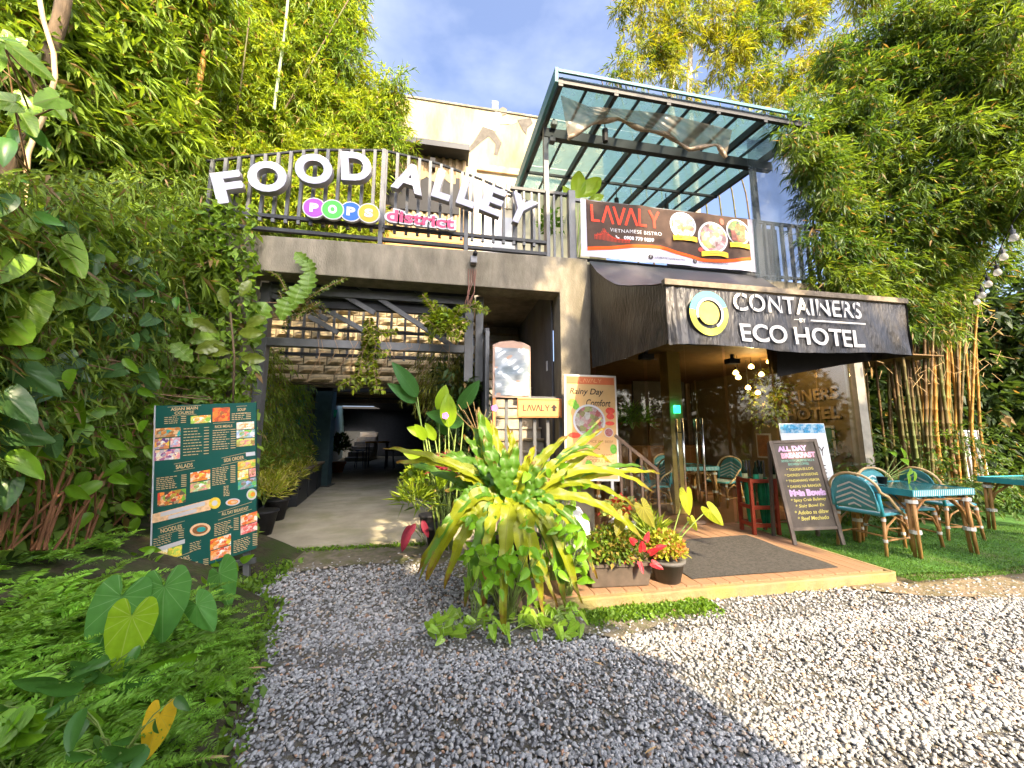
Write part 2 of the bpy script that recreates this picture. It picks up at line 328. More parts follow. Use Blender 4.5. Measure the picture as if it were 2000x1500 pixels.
# gravel stones (uncountable)
def stones(pts, rad, cols, name, seed=1):
    r = np.random.default_rng(seed); n = len(pts); t = (1+5**.5)/2
    iv = np.array([(-1,t,0),(1,t,0),(-1,-t,0),(1,-t,0),(0,-1,t),(0,1,t),(0,-1,-t),(0,1,-t),(t,0,-1),(t,0,1),(-t,0,-1),(-t,0,1)])/math.sqrt(1+t*t)
    fc = np.array([(0,11,5),(0,5,1),(0,1,7),(0,7,10),(0,10,11),(1,5,9),(5,11,4),(11,10,2),(10,7,6),(7,1,8),(3,9,4),(3,4,2),(3,2,6),(3,6,8),(3,8,9),(4,9,5),(2,4,11),(6,2,10),(8,6,7),(9,8,1)])
    q = r.normal(size=(n,4)); q /= np.linalg.norm(q, axis=1)[:,None]; a,b,c,d = q.T
    Rm = np.stack([1-2*(c*c+d*d),2*(b*c-a*d),2*(b*d+a*c),2*(b*c+a*d),1-2*(b*b+d*d),2*(c*d-a*b),2*(b*d-a*c),2*(c*d+a*b),1-2*(b*b+c*c)],1).reshape(n,3,3)
    v = iv[None]*(1+r.uniform(-.28,.28,(n,12,1)))*r.uniform([.75,.55,.4],[1.35,1.0,.75],(n,1,3))
    v = np.einsum('nij,nkj->nki', Rm, v); v[:,:,2] *= .72
    v = v*rad[:,None,None]+pts[:,None,:]
    m = bpy.data.meshes.new(name); m.vertices.add(n*12); m.vertices.foreach_set('co', v.astype(np.float32).ravel())
    f = (fc[None]+12*np.arange(n)[:,None,None]).reshape(-1)
    m.loops.add(len(f)); m.loops.foreach_set('vertex_index', f.astype(np.int32)); m.polygons.add(n*20)
    m.polygons.foreach_set('loop_start', np.arange(0,len(f),3,dtype=np.int32)); m.update(calc_edges=True)
    at = m.attributes.new('tint', 'FLOAT_COLOR', 'POINT'); at.data.foreach_set('color', np.repeat(np.c_[cols, np.ones(n)],12,0).astype(np.float32).ravel())
    return m
def stone_cols(n, r):
    base = np.array([.292,.30,.302])*r.uniform(.6,1.4,(n,1)); k = r.random(n)
    base[k<.10] = np.array([.36,.31,.25])*r.uniform(.7,1.25,((k<.10).sum(),1)); base[(k>.10)&(k<.13)] = np.array([.33,.21,.14])*r.uniform(.7,1.2,(((k>.10)&(k<.13)).sum(),1))
    base[k>.96] = np.array([.45,.44,.42]); return base
ms = mat('pebble', (.3,.3,.3), .8); t_ = ms.node_tree; a_ = t_.nodes.new('ShaderNodeAttribute'); a_.attribute_name = 'tint'
t_.links.new(a_.outputs['Color'], t_.nodes['Principled BSDF'].inputs['Base Color'])
r_ = np.random.default_rng(5)
def gravel_pts(n, x0, x1, y0, y1):
    return np.c_[r_.uniform(x0,x1,n), r_.uniform(y0,y1,n)]
gp = np.concatenate([gravel_pts(13500,-1.5,3.4,1.0,1.9), gravel_pts(29000,-1.9,5.6,1.6,2.75), gravel_pts(11000,-1.8,7.0,2.5,3.2), gravel_pts(11000,-1.9,.75,3.0,5.0), gravel_pts(4500,5.5,8.0,.9,2.8)])
xb = np.where(gp[:,1] > 3.9, -1.75, -1.0-.28*(gp[:,1]-2.1))+.12*np.sin(gp[:,1]*7)   # ragged garden edge
keep = gp[:,0] > xb
front = 3.14-.0*gp[:,0]
keep &= ~((gp[:,0] > .85) & (gp[:,1] > 3.16))
soil_d = np.clip((gp[:,1]-(3.05-.13*np.clip(gp[:,0]-4, 0, 9)))/.3, 0, 1)*(gp[:,0] > 3.8)
soil_d = np.maximum(soil_d, np.clip((gp[:,1]-4.25)/.6, 0, 1)); soil_d = np.maximum(soil_d, np.clip(1-np.hypot((gp[:,0]-.9)/.85, (gp[:,1]-3.15)/.38), 0, 1)*1.6)
keep &= r_.random(len(gp)) > soil_d*.97
gp = gp[keep]; n_ = len(gp)
rad = (.0075+.0105*r_.random(n_)**1.6)*np.where(gp[:,1]>3, 1.2, 1)
pz = np.c_[gp, rad*r_.uniform(.1,.75,n_)]
tag(link('gravel', stones(pz, rad, stone_cols(n_, r_), 'gravel'), ms), 'loose grey crushed stone over the forecourt', 'gravel', kind='stuff')

# concrete path into the alley
struct('path', MB().add([(-2.5,5.42,.05),(.62,5.42,.05),(-1.0,24,.05),(-5.3,24,.05),(-2.5,5.42,-.05),(.62,5.42,-.05)], [(0,1,2,3),(4,5,1,0)]), M['path'])
# raised deck before the shop, its boards and kerb
deck = tag(obj('deck', MB().box(.88,4.5,3.24,5.2,-.02,.085), M['kerb'], bevel=.01), kind='structure')
pl = MB().box(-.0715,.0715,-.97,.97,0,.016).mesh('plank'); pl.materials.append(M['deck'])
for i in range(24):
    o = link('plank', pl, None, deck); o.location = (.96+.1505*i, 4.225, .0855+.001*random.random())
obj('kerb', MB().box(.86,4.53,3.17,3.2385,-.02,.098), M['kerb'], deck, bevel=.012)
obj('edging', MB().box(4.5015,4.55,3.18,5.2,-.02,.104), M['kerb'], deck, bevel=.006)
tag(obj('door_mat', MB().grid(lambda u, v: (2.38+1.72*u+.02*math.sin(v*9), 3.37+1.22*v+.008*math.sin(u*8), .109+.004*math.sin(u*5+v*3)), 12, 8).box(2.39,4.09,3.38,4.58,.1035,.107), M['mat_fibre']), 'dark grey fibre door mat on the timber deck', 'door mat')
# artificial turf
struct('turf', MB().grid(lambda u, v: (4.56+9*u, 3.2-.05*u+.04*math.sin(u*40)*(1-v)+3.8*v-.25*(1-v)*max(0,u-.05)*1.2, .05+.035*min(1,v*9)+.008*math.sin(u*30)*math.sin(v*20)), 50, 24), M['turf'], smooth=True)

# ------------------------------------------------------------------ concrete portal
tag(obj('concrete_portal', MB().prism([(-3.9,-.05),(-2.69,-.05),(-2.69,3.72),(1.775,3.715),(1.775,-.05),(2.26,-.05),(2.26,4.32),(-3.9,4.22)][::-1], 5.4, 5.78), M['concrete'], bevel=.012), 'weathered grey concrete portal framing the alley entrance', 'portal')
# rust streak and old roots below the camera
rt = MB()
for k in range(5):
    x0 = .32+.03*k; rt.tube([(x0, 5.385, 3.98), (x0+.02*math.sin(k), 5.375, 3.8), (x0-.02+.03*math.cos(k*2), 5.375, 3.62), (x0-.05+.03*k*math.cos(k), 5.41, 3.4-.03*k)], .007, 5)
tag(obj('dry_roots', rt, mat('dry_root', (.2,.1,.075), .9)), 'dry brown roots dangling below the security camera', 'roots')
cm = thing('security_camera', 'small dark security camera on the concrete beam', 'camera', P(925,505,5.34))
obj('housing', MB().box(-.05,.05,-.06,.06,-.09,.02), mat('cam_grey', (.25,.25,.26), .4), cm, bevel=.01)
obj('lens_barrel', MB().tube([(.02,-.10,.045),(.015,.04,.06)], .034, 14), M['black'], cm, True)
obj('wall_bracket', MB().box(-.02,.02,.0,.055,.02,.05), M['steel_dark'], cm)

# ------------------------------------------------------------------ steel truss, rail and stone wall in the opening
tr = thing('steel_truss', 'dark grey steel truss spanning under the concrete beam', 'truss', (0,0,0))
obj('bottom_chord', MB().box(-2.66,.46,5.80,5.92,2.76,2.88), M['steel'], tr, bevel=.006)
obj('shade_plate', MB().box(-2.66,.46,5.95,6.05,3.42,4.0), M['steel_dark'], tr)  # dark plate added where only shade lies under the beam
obj('top_chord', MB().box(-2.66,.46,5.81,5.91,3.56,3.69), M['steel'], tr, bevel=.006)
for x0, x1 in ((-2.69,-2.56),(.30,.44),(.475,.60)):
    obj('post', MB().box(x0+.002,x1,5.79,5.93,.05 if x0 < -1 else 2.3,3.705), M['steel'], tr, bevel=.005)
for a, b, Y in (((500,562),(560,590),5.86),((622,548),(732,612),5.87),((692,552),(893,682),5.86),((812,566),(905,625),5.87),((620,596),(712,646),6.05),((604,618),(660,650),6.05),((520,560),(640,625),6.1)):
    obj('brace', MB().bar(P(*a,Y), P(*b,Y), .055, .075), M['steel'], tr)
rl = thing('inner_railing', 'dark steel railing behind the truss before the pale stone wall', 'railing')
bm_ = MB().box(-.02,.02,-.02,.02,0,1.15).mesh('bar'); bm_.materials.append(M['steel'])
for i in range(14):
    o = link('bar', bm_, None, rl); o.location = (-2.75+.25*i, 7.0, 2.82)
for z in (2.86,3.32,3.95): obj('rail', MB().box(-2.85,.62,6.975,7.025,z,z+.05), M['steel_dark'], rl)
sw = thing('stone_wall', 'pale beige rough stone block wall seen through the truss', 'wall')
obj('backing', MB().box(-4.6,.62,8.2,8.4,2.5,4.25), M['soil'], sw)
sm_ = []
for k in range(5):
    rr = random.Random(k); m_ = MB().grid(lambda u, v: (-.5+u, -.06*(1 if 0 < u < 1 and 0 < v < 1 else 0)-.02*rr.random(), -.5+v), 4, 3).mesh('stone'); m_.materials.append(M['stone']); sm_.append(m_)
for rI in range(9):
    x = -4.5+(.2 if rI % 2 else 0)
    while x < .5:
        wd = random.uniform(.3,.62); o = link('stone', random.choice(sm_), None, sw); o.location = (x+wd/2, 8.2, 2.62+.185*rI); o.scale = (wd-.02, 1, .165); x += wd

# ------------------------------------------------------------------ alley behind
def lx(Y): return -3.15-.15*(Y-5.6)
al = MB()
al.add([(lx(5.8),5.8,0),(lx(24),24,0),(lx(24),24,3.0),(lx(5.8),5.8,3.0)], [(0,1,2,3)])
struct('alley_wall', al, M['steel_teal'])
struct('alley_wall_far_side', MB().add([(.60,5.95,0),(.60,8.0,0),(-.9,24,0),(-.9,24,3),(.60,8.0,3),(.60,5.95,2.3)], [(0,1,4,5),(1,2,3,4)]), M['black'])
struct('alley_ceiling', MB().box(-6,.6,11.6,20.2,2.86,2.98).box(-3.6,.6,20.2,22.4,2.86,2.98).box(-6,.6,22.4,24,2.86,2.98), M['black'])  # gap over the far steps added to let light down on them
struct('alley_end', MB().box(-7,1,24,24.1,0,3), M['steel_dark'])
for i in range(9):
    Y = 8.45+.85*i; b = struct('ceiling_beam', MB().box(lx(Y)+.02,.55-.09*(Y-8 if Y > 8 else 0),Y,Y+.16,2.66-.01*(i%2),2.857), mat('beam_wood%d' % i, (.20,.15,.10) if i % 3 else (.07,.075,.085), .7, .2, 5)); b.name = 'ceiling_beam'
po = thing('steel_column', 'tall dark teal steel column beside the alley planters', 'column', (-3.28,11.2,.05))
obj('shaft', MB().box(-.22,.22,-.2,.2,.02,2.85), M['steel_teal'], po, bevel=.01); obj('base_plate', MB().box(-.3,.3,-.28,.28,0,.02), M['steel_dark'], po)
fs = thing('far_steps', 'small pale block steps at the dark end of the alley', 'steps', (-4.2,20,.05))
for i in range(6): obj('step', MB().box(-.62+.05*i,.55,.4*i,.4*i+.395,0,.21+.25*i), M['stone_grey'], fs, bevel=.01)
ht = thing('bar_table', 'black bar table with amber edge deep in the alley', 'table', (-2.7,16.5,.05))
obj('top', MB().box(-.45,.45,-.3,.3,1.02,1.09), mat('amber', (.6,.33,.04), .5), ht)
for sx in (-.38,.38):
    for sy in (-.25,.25): obj('leg', MB().bar((sx,sy,0),(sx,sy,1.02),.05), M['steel'], ht)
for k, x in enumerate((-3.25,-2.1)):
    s_ = thing('bar_stool', ('black bar stool at the near end of the amber table', 'black bar stool at the far end of the amber table')[k], 'stool', (x,15.9,.05), group='bar stools in the alley')
    obj('seat', MB().lathe([(.2,.72),(.2,.76)], n=16), M['steel'], s_)
    for a in range(4):
        c, s = math.cos(a*1.571+.785), math.sin(a*1.571+.785); obj('leg', MB().tube([(.14*c,.14*s,.72),(.24*c,.24*s,0)], .018, 6), M['steel'], s_)

# ------------------------------------------------------------------ staircase
st = thing('staircase', 'grey stone clad stairs climbing behind the arrow sign', 'stairs', (0,0,0))
for i in range(20):
    y0 = 5.78+.17*(i-3)
    if i < 3: continue
    obj('step', MB().box(.66,1.73,y0,y0+.20,.2*i-.35,.2*i+.155), M['stone_grey'], st, bevel=.012)
    obj('tread', MB().box(.655,1.733,y0-.03,y0+.17,.2*i+.1565,.2*i+.2), M['stone_grey' if i % 2 else 'stone'], st, bevel=.008)
obj('base_wall', MB().box(.66,1.73,5.55,5.77,-.02,.75), M['stone_grey'], st)
tag(obj('stair_wall', MB().add([(1.74,5.79,0),(1.74,9,0),(1.74,9,4.6),(1.74,5.79,4.3),(1.77,5.79,0),(1.77,9,0),(1.77,9,4.6),(1.77,5.79,4.3)], [(0,3,2,1),(4,5,6,7),(0,1,5,4),(2,3,7,6),(0,4,7,3),(1,2,6,5)]), M['slate_wall']), 'dark grey stained wall along the stairs', 'wall')
tag(obj('light_switch', MB().box(1.722,1.737,6.0,6.07,2.55,2.72), M['white'], bevel=.004), 'white switch plate on the dark stair wall', 'switch')
bs = thing('stair_balustrade', 'dark slatted balustrade going back along the stairs', 'balustrade')
obj('post', MB().box(.60,.66,5.44,5.5,.1,3.04), M['steel'], bs, bevel=.004)
obj('handrail', MB().bar((.63,5.46,3.06),(.63,7.4,3.5), .06, .05), M['steel'], bs)
obj('bottom_rail', MB().bar((.63,5.5,.7),(.63,7.4,1.5), .04), M['steel_dark'], bs)
sl_ = MB().box(-.012,.012,-.03,.03,0,2.15).mesh('slat'); sl_.materials.append(M['steel_dark'])
for i in range(17): o = link('slat', sl_, None, bs); o.location = (.63, 5.58+.108*i, .78+.03*i)
fr = thing('stair_gate', 'low steel barrier with square bars at the foot of the stairs', 'barrier')
obj('top_rail', MB().box(.68,1.74,5.28,5.34,1.98,2.03), M['steel'], fr); obj('bottom_rail', MB().box(.68,1.74,5.29,5.33,.62,.66), M['steel'], fr)
b2 = MB().box(-.022,.022,-.022,.022,.1,1.98).mesh('bar'); b2.materials.append(M['steel'])
for x in (.70,.90,1.11,1.32,1.52,1.72): o = link('bar', b2, None, fr); o.location = (x,5.31,0)
cb = thing('wrapped_board', 'arched menu board wrapped in shiny clear plastic above the barrier', 'board', (.965,5.22,2.0))
obj('frame', MB().prism([(-.28,0),(.28,0),(.28,.77),(.18,.82),(0,.845),(-.18,.82),(-.28,.77)][::-1],0,.03), mat('pinkish_wood', (.42,.28,.21), .6), cb)
rr = random.Random(3)
ph = [(rr.uniform(3,30), rr.uniform(-25,25), rr.uniform(0,6), rr.uniform(.3,1)) for _ in range(9)]
obj('plastic_wrap', MB().grid(lambda u, v: (-.25+.5*u, -.012-.012*sum(a*math.sin(kx*u*.5+kz*v+p) for kz, kx, p, a in ph)/3, .03+.70*v), 40, 60), mat('plastic_wrap', (.20,.25,.29), .12, .35, 4, spec=.9, col2=(.42,.45,.47), mix=(.4,.6), stretch=(.5,1,2.5)), cb, True)
obj('stake', MB().box(-.275,-.235,.0,.03,-.42,-.002), mat('stake_wood', (.5,.2,.07), .7), cb)
sg = thing('arrow_sign', 'orange wooden sign with dark lettering and an up arrow', 'sign', (1.375,5.2,1.855), (0,0,R(-2)))
obj('board', MB().box(-.33,.33,0,.03,-.14,.14), mat('sign_orange', (.62,.27,.10), .6, .12, 5, stretch=(.3,1,2)), sg, bevel=.006)
obj('border', MB().box(-.315,.315,-.006,-.001,.117,.123).box(-.315,.315,-.006,-.001,-.123,-.117).box(-.321,-.315,-.006,-.001,-.117,.117).box(.315,.321,-.006,-.001,-.117,.117), mat('sign_brown', (.36,.13,.05), .6), sg)
M['ink'] = mat('ink', (.035,.028,.025), .6)
def lavaly(mb, x0, z0, w, h, sw, y):
    u = w/6.0
    for i, ch in enumerate('LAVALY'):
        a = x0+u*i; b = a+u*.82; m_ = (a+b)/2
        if ch == 'L': mb.seg((a+sw/2,z0+h),(a+sw/2,z0),sw,y).seg((a,z0+sw/2),(b-.1*u,z0+sw/2),sw,y+.0004)
        elif ch == 'A': mb.seg((a-.06*u,z0),(m_,z0+h),sw,y).seg((m_,z0+h),(b+.06*u,z0),sw,y+.0004)
        elif ch == 'V': mb.seg((a-.06*u,z0+h),(m_,z0),sw,y).seg((m_,z0),(b+.06*u,z0+h),sw,y+.0004)
        else: mb.seg((a-.02*u,z0+h),(m_,z0+.48*h),sw,y).seg((b+.04*u,z0+h),(m_-.0*u,z0+.42*h),sw,y+.0004).seg((m_,z0+.5*h),(m_,z0),sw,y+.0008)
    return mb
obj('lettering', lavaly(MB(), -.25, -.045, .40, .09, .013, -.004), M['ink'], sg)
obj('arrow', MB().flat([(.19,-.045),(.235,-.045),(.235,.0),(.262,.0),(.2125,.055),(.163,.0),(.19,.0)][::-1], -.004), M['ink'], sg)

# ------------------------------------------------------------------ terrace level and buildings behind
struct('terrace_floor', MB().box(.62,7.7,5.79,8.6,4.02,4.2).box(-4,.62,8.45,8.6,4.02,4.2), M['concrete'])
cw = thing('terrace_building', 'tan corrugated terrace building with dark window and plank base', 'building')
Yb = 8.25
obj('base_panel', MB().box(-3.5,.38,Yb,Yb+.1,4.25,4.9), M['orange_wood'], cw)
for i in range(6): obj('plank', MB().box(-2.9,.36,Yb-.03,Yb-.001,4.95+.19*i,4.95+.19*i+.178), M['orange_wood'], cw)
cr = MB().grid(lambda u, v: (-3.5+3.9*u, Yb+.04*(1 if int(u*96) % 4 < 2 else 0), 6.05+2.15*v), 96, 1)
obj('corrugated_wall', cr, M['tan_metal'], cw)
obj('window', MB().box(-3.0,.25,Yb-.02,Yb-.006,6.62,7.55), M['black'], cw)
va = MB().grid(lambda u, v: (-2.95+3.1*u, Yb-.03, 7.62-(.12+.12*abs(math.sin(u*24)))*v), 60, 1)
obj('valance', va, mat('valance', (.30,.22,.12), .8), cw)
obj('fascia', MB().box(-3.6,.45,Yb-.35,Yb+.2,8.06,8.2), M['steel_dark'], cw)
obj('wall_lamp', MB().box(-.45,-.33,Yb-.16,Yb-.02,7.65,7.9), M['black'], cw)
bw = thing('rear_building', 'tall sunlit weathered wall with painted figure above the terrace', 'building')
obj('wall', MB().box(-6.5,4.2,8.75,9.05,4.2,10.0), M['concrete_old'], bw)
obj('coping', MB().box(-6.5,4.2,8.72,9.08,10.0,10.05), M['concrete'], bw)
mg = mat('mural_grey', (.10,.09,.075), .9, .25, 8); mw = mat('mural_white', (.5,.47,.4), .9, .1, 8); mo = mat('mural_line', (.16,.13,.1), .9)
def mp_(px): return [(P(x,y,8.74).x, P(x,y,8.74).z) for x, y in px]
obj('painted_trousers', MB().flat(mp_([(944,246),(966,257),(980,279),(972,303),(965,302),(968,281),(955,266),(938,279),(918,297),(908,298),(925,277)]), 8.742), mg, bw)
obj('painted_shirt', MB().flat(mp_([(942,233),(962,221),(972,216),(982,222),(978,230),(1003,236),(1008,232),(1010,238),(1000,243),(976,241),(968,256),(943,247)]), 8.738), mw, bw)
obj('painted_head', MB().flat(mp_([(974,214),(982,209),(990,213),(988,223),(980,226)]), 8.735), mo, bw)
obj('painted_cloth', MB().flat(mp_([(1011,234),(1036,230),(1041,241),(1030,250),(1028,263),(1020,253)]), 8.738), mg, bw)
fl = thing('floodlight', 'white floodlight standing on top of the tall rear wall', 'floodlight', (P(967,205,8.8).x, 8.85, 10.05))
obj('lamp_head', MB().box(-.08,.08,-.06,.06,.08,.32), M['white'], fl, bevel=.01); obj('bracket', MB().box(-.02,.02,-.02,.02,0,.08), M['steel_dark'], fl)
ct = thing('cream_container', 'cream container cabin with grilled window at the terrace', 'container')
obj('wall', MB().box(.52,3.4,8.0,8.5,4.25,7.7), M['cream'], ct)
obj('corner_post', MB().box(.46,.62,7.9,7.995,4.25,7.8), mat('post_cream', (.55,.47,.36), .7), ct)
obj('roof_edge', MB().box(.63,3.4,7.93,7.998,7.62,7.78), mat('rust_edge', (.45,.3,.17), .8, .3), ct)
obj('white_panel', MB().box(.8,1.55,7.95,7.998,4.4,6.5), M['white'], ct)
obj('window', MB().box(.95,1.5,7.97,7.998,6.75,7.4), mat('win_yellow', (.45,.44,.3), .3), ct)
for i in range(5): obj('grille_bar', MB().box(.95+.13*i,.975+.13*i,7.93,7.955,6.7,7.45), mat('grille%d' % i, (.35,.27,.2), .7), ct)
obj('grille_rail', MB().box(.93,1.53,7.925,7.96,7.06,7.085), M['steel'], ct)
# plants growing on the terrace behind the stair wall come with the greenery

r_ = np.random.default_rng(8)
# ------------------------------------------------------------------ front railing with the letter signs
ra = thing('front_railing', 'dark grey arched railing along the top of the concrete portal', 'railing')
def arch(x):                                         # height of the curved top rail
    px = [(-3.4,5.33),(-2.8,5.5),(-2,5.72),(-1,5.86),(-.2,5.76),(.5,5.58),(1.0,5.4),(1.45,5.2)]
    for (a, za), (b, zb) in zip(px, px[1:]):
        if x <= b:
            t = (x-a)/(b-a); t = max(0,t); return za+(zb-za)*t
    return 5.2
obj('arched_rail', MB().tube([(x, 5.5, arch(x)) for x in np.linspace(-3.4,1.45,34)], .022, 6), M['steel_dark'], ra)
barm = MB().box(-.022,.022,-.022,.022,0,1).mesh('bar'); barm.materials.append(M['steel'])
x = -3.32
while x < 1.42:
    o = link('bar', barm, None, ra); o.location = (x,5.5,4.5); o.scale = (1,1,arch(x)-4.5); x += .168
for z in (4.36,4.56): obj('lower_rail', MB().box(-3.4,1.6,5.47,5.53,z,z+.05), M['steel_dark'], ra)
for x in (-1.0,.28,1.62): obj('post', MB().box(x-.03,x+.03,5.46,5.54,4.25,5.5 if x > 1 else arch(x)), M['steel'], ra)
x = 1.1
while x < 2.0:
    o = link('bar', barm, None, ra); o.location = (x,5.56,4.3); o.scale = (.8,.8,1.22); x += .13
obj('top_rail', MB().box(1.0,2.0,5.53,5.59,5.5,5.55), M['steel_dark'], ra)
obj('end_post', MB().box(1.98,2.1,5.46,5.58,4.3,5.56), M['steel'], ra, bevel=.005)
r2 = thing('side_railing', 'dark railing on the parapet beside the hanging banner', 'railing')
x = 5.5
while x < 8.2:
    o = link('bar', barm, None, r2); o.location = (x,5.55,4.3); o.scale = (1.1,1.1,1.12); x += .19
obj('top_rail', MB().box(2.1,8.2,5.53,5.58,5.42,5.47), M['steel'], r2); obj('bottom_rail', MB().box(2.1,8.2,5.53,5.58,4.36,4.4), M['steel'], r2)
tag(obj('parapet', MB().box(2.262,8.3,5.42,5.76,3.0,4.24), M['concrete'], bevel=.01), 'grey concrete parapet above the shop behind the awning', 'parapet')

white_l = mat('letter_white', (.42,.42,.51), .45, .04, 4)
side_l = mat('letter_side', (.30,.30,.31), .6, .1, 6)
ls = thing('letter_sign', 'large white block letters fixed in an arc on the railing', 'sign')
for ch, cx, cz, w_, h_, a in (('F',-2.98,4.84,.36,.46,-17),('O',-2.51,5.06,.50,.47,-10),('O',-1.92,5.26,.50,.47,-4),('D',-1.35,5.38,.42,.46,-4),('A',-.58,5.30,.47,.46,12),('L',-.08,5.25,.28,.48,13),('L',.30,5.18,.28,.48,15),('E',.685,5.09,.33,.46,17),('Y',1.12,4.99,.44,.48,22)):
    o = text('letter', ch, .6, white_l, ls, cx, cz, 5.34, w=w_, h=h_, roll=R(a), bold=.022, extrude=.05, bevel=.004)
    o.data.materials.append(side_l)
    for p in o.data.polygons:
        if abs(p.normal.y) < .35: p.material_index = 1
pp = thing('round_logo_sign', 'row of four overlapping coloured discs with white letters', 'sign', (-1.515,5.36,4.68))
for i, (ch, c) in enumerate((('P',(.30,.06,.52)),('O',(.07,.55,.06)),('P',(.015,.11,.62)),('S',(.85,.34,.02)))):
    x = -.37+.247*i; y = -.02-.004*(i % 2)
    d = obj('disc', MB().lathe([(.155,0),(.155,.05)], n=30), M['white'], pp); d.rotation_euler = (R(90),0,0); d.location = (x,y+.03,0)
    obj('colour_face', MB().ell(x,0,.14,.14,y-.023,30), mat('disc_%d' % i, c, .4, .04), pp)
    text('letter', ch, .2, M['white'], pp, x, 0, y-.027, w=.12, h=.135, bold=.012)
dp = mat('pink_red', (.72,.07,.16), .45, .04)
dsn = thing('word_sign', 'pink lower case word sign with white outline on the railing', 'sign', (-.4,5.35,4.675), (0,R(2),0))
text('outline', 'district', .3, M['white'], dsn, 0, 0, 0, w=1.05, h=.23, bold=.03, extrude=.025)
text('letters', 'district', .3, dp, dsn, 0, 0, -.03, w=.99, h=.185, bold=.008)

# ------------------------------------------------------------------ hanging banner
bn = thing('hanging_banner', 'wide printed food banner with brown field and red lettering hung on the railing', 'banner', (3.79,5.36,4.84))
W, H = 3.30, 1.0; hw, hh = W/2, H/2
bwhite = mat('banner_white', (.48,.47,.56), .75, .06, 3)
def wob(m):                                          # soft waves of the cloth, shared by everything printed on it
    n = len(m.vertices); co = np.empty(n*3); m.vertices.foreach_get('co', co); co = co.reshape(-1,3)
    co[:,1] += .012*np.sin(co[:,0]*5+co[:,2]*3)+.008*np.sin(co[:,0]*11-co[:,2]*4); m.vertices.foreach_set('co', co.ravel()); m.update()
def bput(name, mb, m): o = obj(name, mb, m, bn); wob(o.data); return o
bput('cloth', MB().grid(lambda u, v: (-hw+W*u,0,-hh+H*v),60,16), bwhite)
brown = mat('banner_brown', (.06,.036,.026), .8, .35, 3.2, col2=(.15,.07,.04), mix=(.55,.8))
def wave(x): return -.27+.075*math.cos((x+.45)*2.6)
bput('brown_field', MB().grid(lambda u, v: (-hw+.10+(W-.2)*u,-.004,(lambda x: wave(x)+(hh-.0-wave(x))*v)(-hw+.10+(W-.2)*u)),60,12), brown)
bput('orange_wave', MB().grid(lambda u, v: (-hw+.10+(W-.2)*u,-.007,wave(-hw+.10+(W-.2)*u)-.055+.06*v),60,1), mat('banner_orange', (.70,.09,.01), .8, .05))
red = mat('banner_red', (.70,.06,.03), .8, .05)
bput('name_lettering', lavaly(MB(), -1.47, .12, 1.27, .31, .042, -.010), red)
def btext(name, s, size, m, x, z, w, h, y=-.010, **k):
    o = text(name, s, size, m, bn, 0, 0, 0, w=w, h=h, **k); o.location = (0,0,0)
    n = len(o.data.vertices); co = np.empty(n*3); o.data.vertices.foreach_get('co', co); co = co.reshape(-1,3); co += (x,y,z); o.data.vertices.foreach_set('co', co.ravel()); wob(o.data); return o
btext('subtitle', 'VIETNAMESE BISTRO', .1, M['white'], -.67, .015, .93, .062, space=1.1)
btext('phone_number', '0908 779 9039', .1, M['white'], -.62, -.105, .54, .066, bold=.003)
bput('phone_icon', MB().ring(-.985,-.075,.03,.052,-.010,10,R(180),R(290)), M['white'])
sk = MB(); rr = random.Random(4)
for i in range(26):
    x = -1.42+.025*i; h_ = .05+.16*max(0,1-abs(i-7)/9)*rr.uniform(.5,1)+.02; sk.seg((x,-.2),(x,-.2+h_),.006,-.011).seg((x,-.2+h_*.8),(x+.03,-.2+h_*.7),.006,-.0115)
bput('skyline_drawing', sk, red)
def dish(x, z, r, seed, palette, rim=True, put=bput, y=-.012, hole=True):
    rr = random.Random(seed)
    if rim: put('plate', MB().ell(x,z,r,r*1.0,y,32), M['white'])
    put('dish', MB().ell(x,z,r*.88,r*.88,y-.003,32), foodmat('dish_print%d' % seed, [tuple(.36*q_ for q_ in m.node_tree.nodes['Color Ramp'].color_ramp.elements[1].color)[:3] for m in palette], 3.4/r))
    return
    for k, m in enumerate(palette[1:]):
        q = MB()
        for j in range(9):
            a = rr.uniform(0,6.28); d = rr.uniform(0,.72)*r; s = rr.uniform(.05,.22)*r
            q.ell(x+d*math.cos(a), z+d*math.sin(a), s*rr.uniform(.5,1.6), s*rr.uniform(.5,1.2), y-.005-.0006*(k*9+j)/3, 9)
        put('garnish', q, m)
FC = {k: mat('food_'+k, c, .45, .3, 30) for k, c in dict(green=(.16,.42,.04), lime=(.5,.6,.12), red=(.62,.06,.03), pink=(.72,.26,.27), white=(.8,.76,.68), orange=(.78,.28,.04), yellow=(.82,.58,.06), brown=(.27,.11,.04), blue=(.35,.45,.68), teal=(.03,.33,.32), purple=(.12,.04,.25), dark=(.03,.03,.03), peach=(.8,.52,.3)).items()}
dish(.22,.23,.25,1,[FC['white'],FC['green'],FC['lime'],FC['orange'],FC['red'],FC['blue'],FC['white']])
dish(.79,.06,.29,2,[FC['pink'],FC['white'],FC['pink'],FC['brown'],FC['lime'],FC['yellow'],FC['white'],FC['pink']])
dish(1.32,.22,.25,3,[FC['dark'],FC['green'],FC['lime'],FC['dark']])
bput('drink_glass', MB().flat([(1.30,.04),(1.45,.04),(1.48,.36),(1.28,.36)],-.024), mat('iced_tea', (.6,.12,.04), .3, .5, 25))
bput('small_glass', MB().flat([(1.17,.04),(1.28,.04),(1.30,.24),(1.15,.24)],-.026), mat('dark_tea', (.25,.09,.06), .3, .5, 25))
yel = mat('ribbon_yellow', (.85,.50,.01), .45, .08)
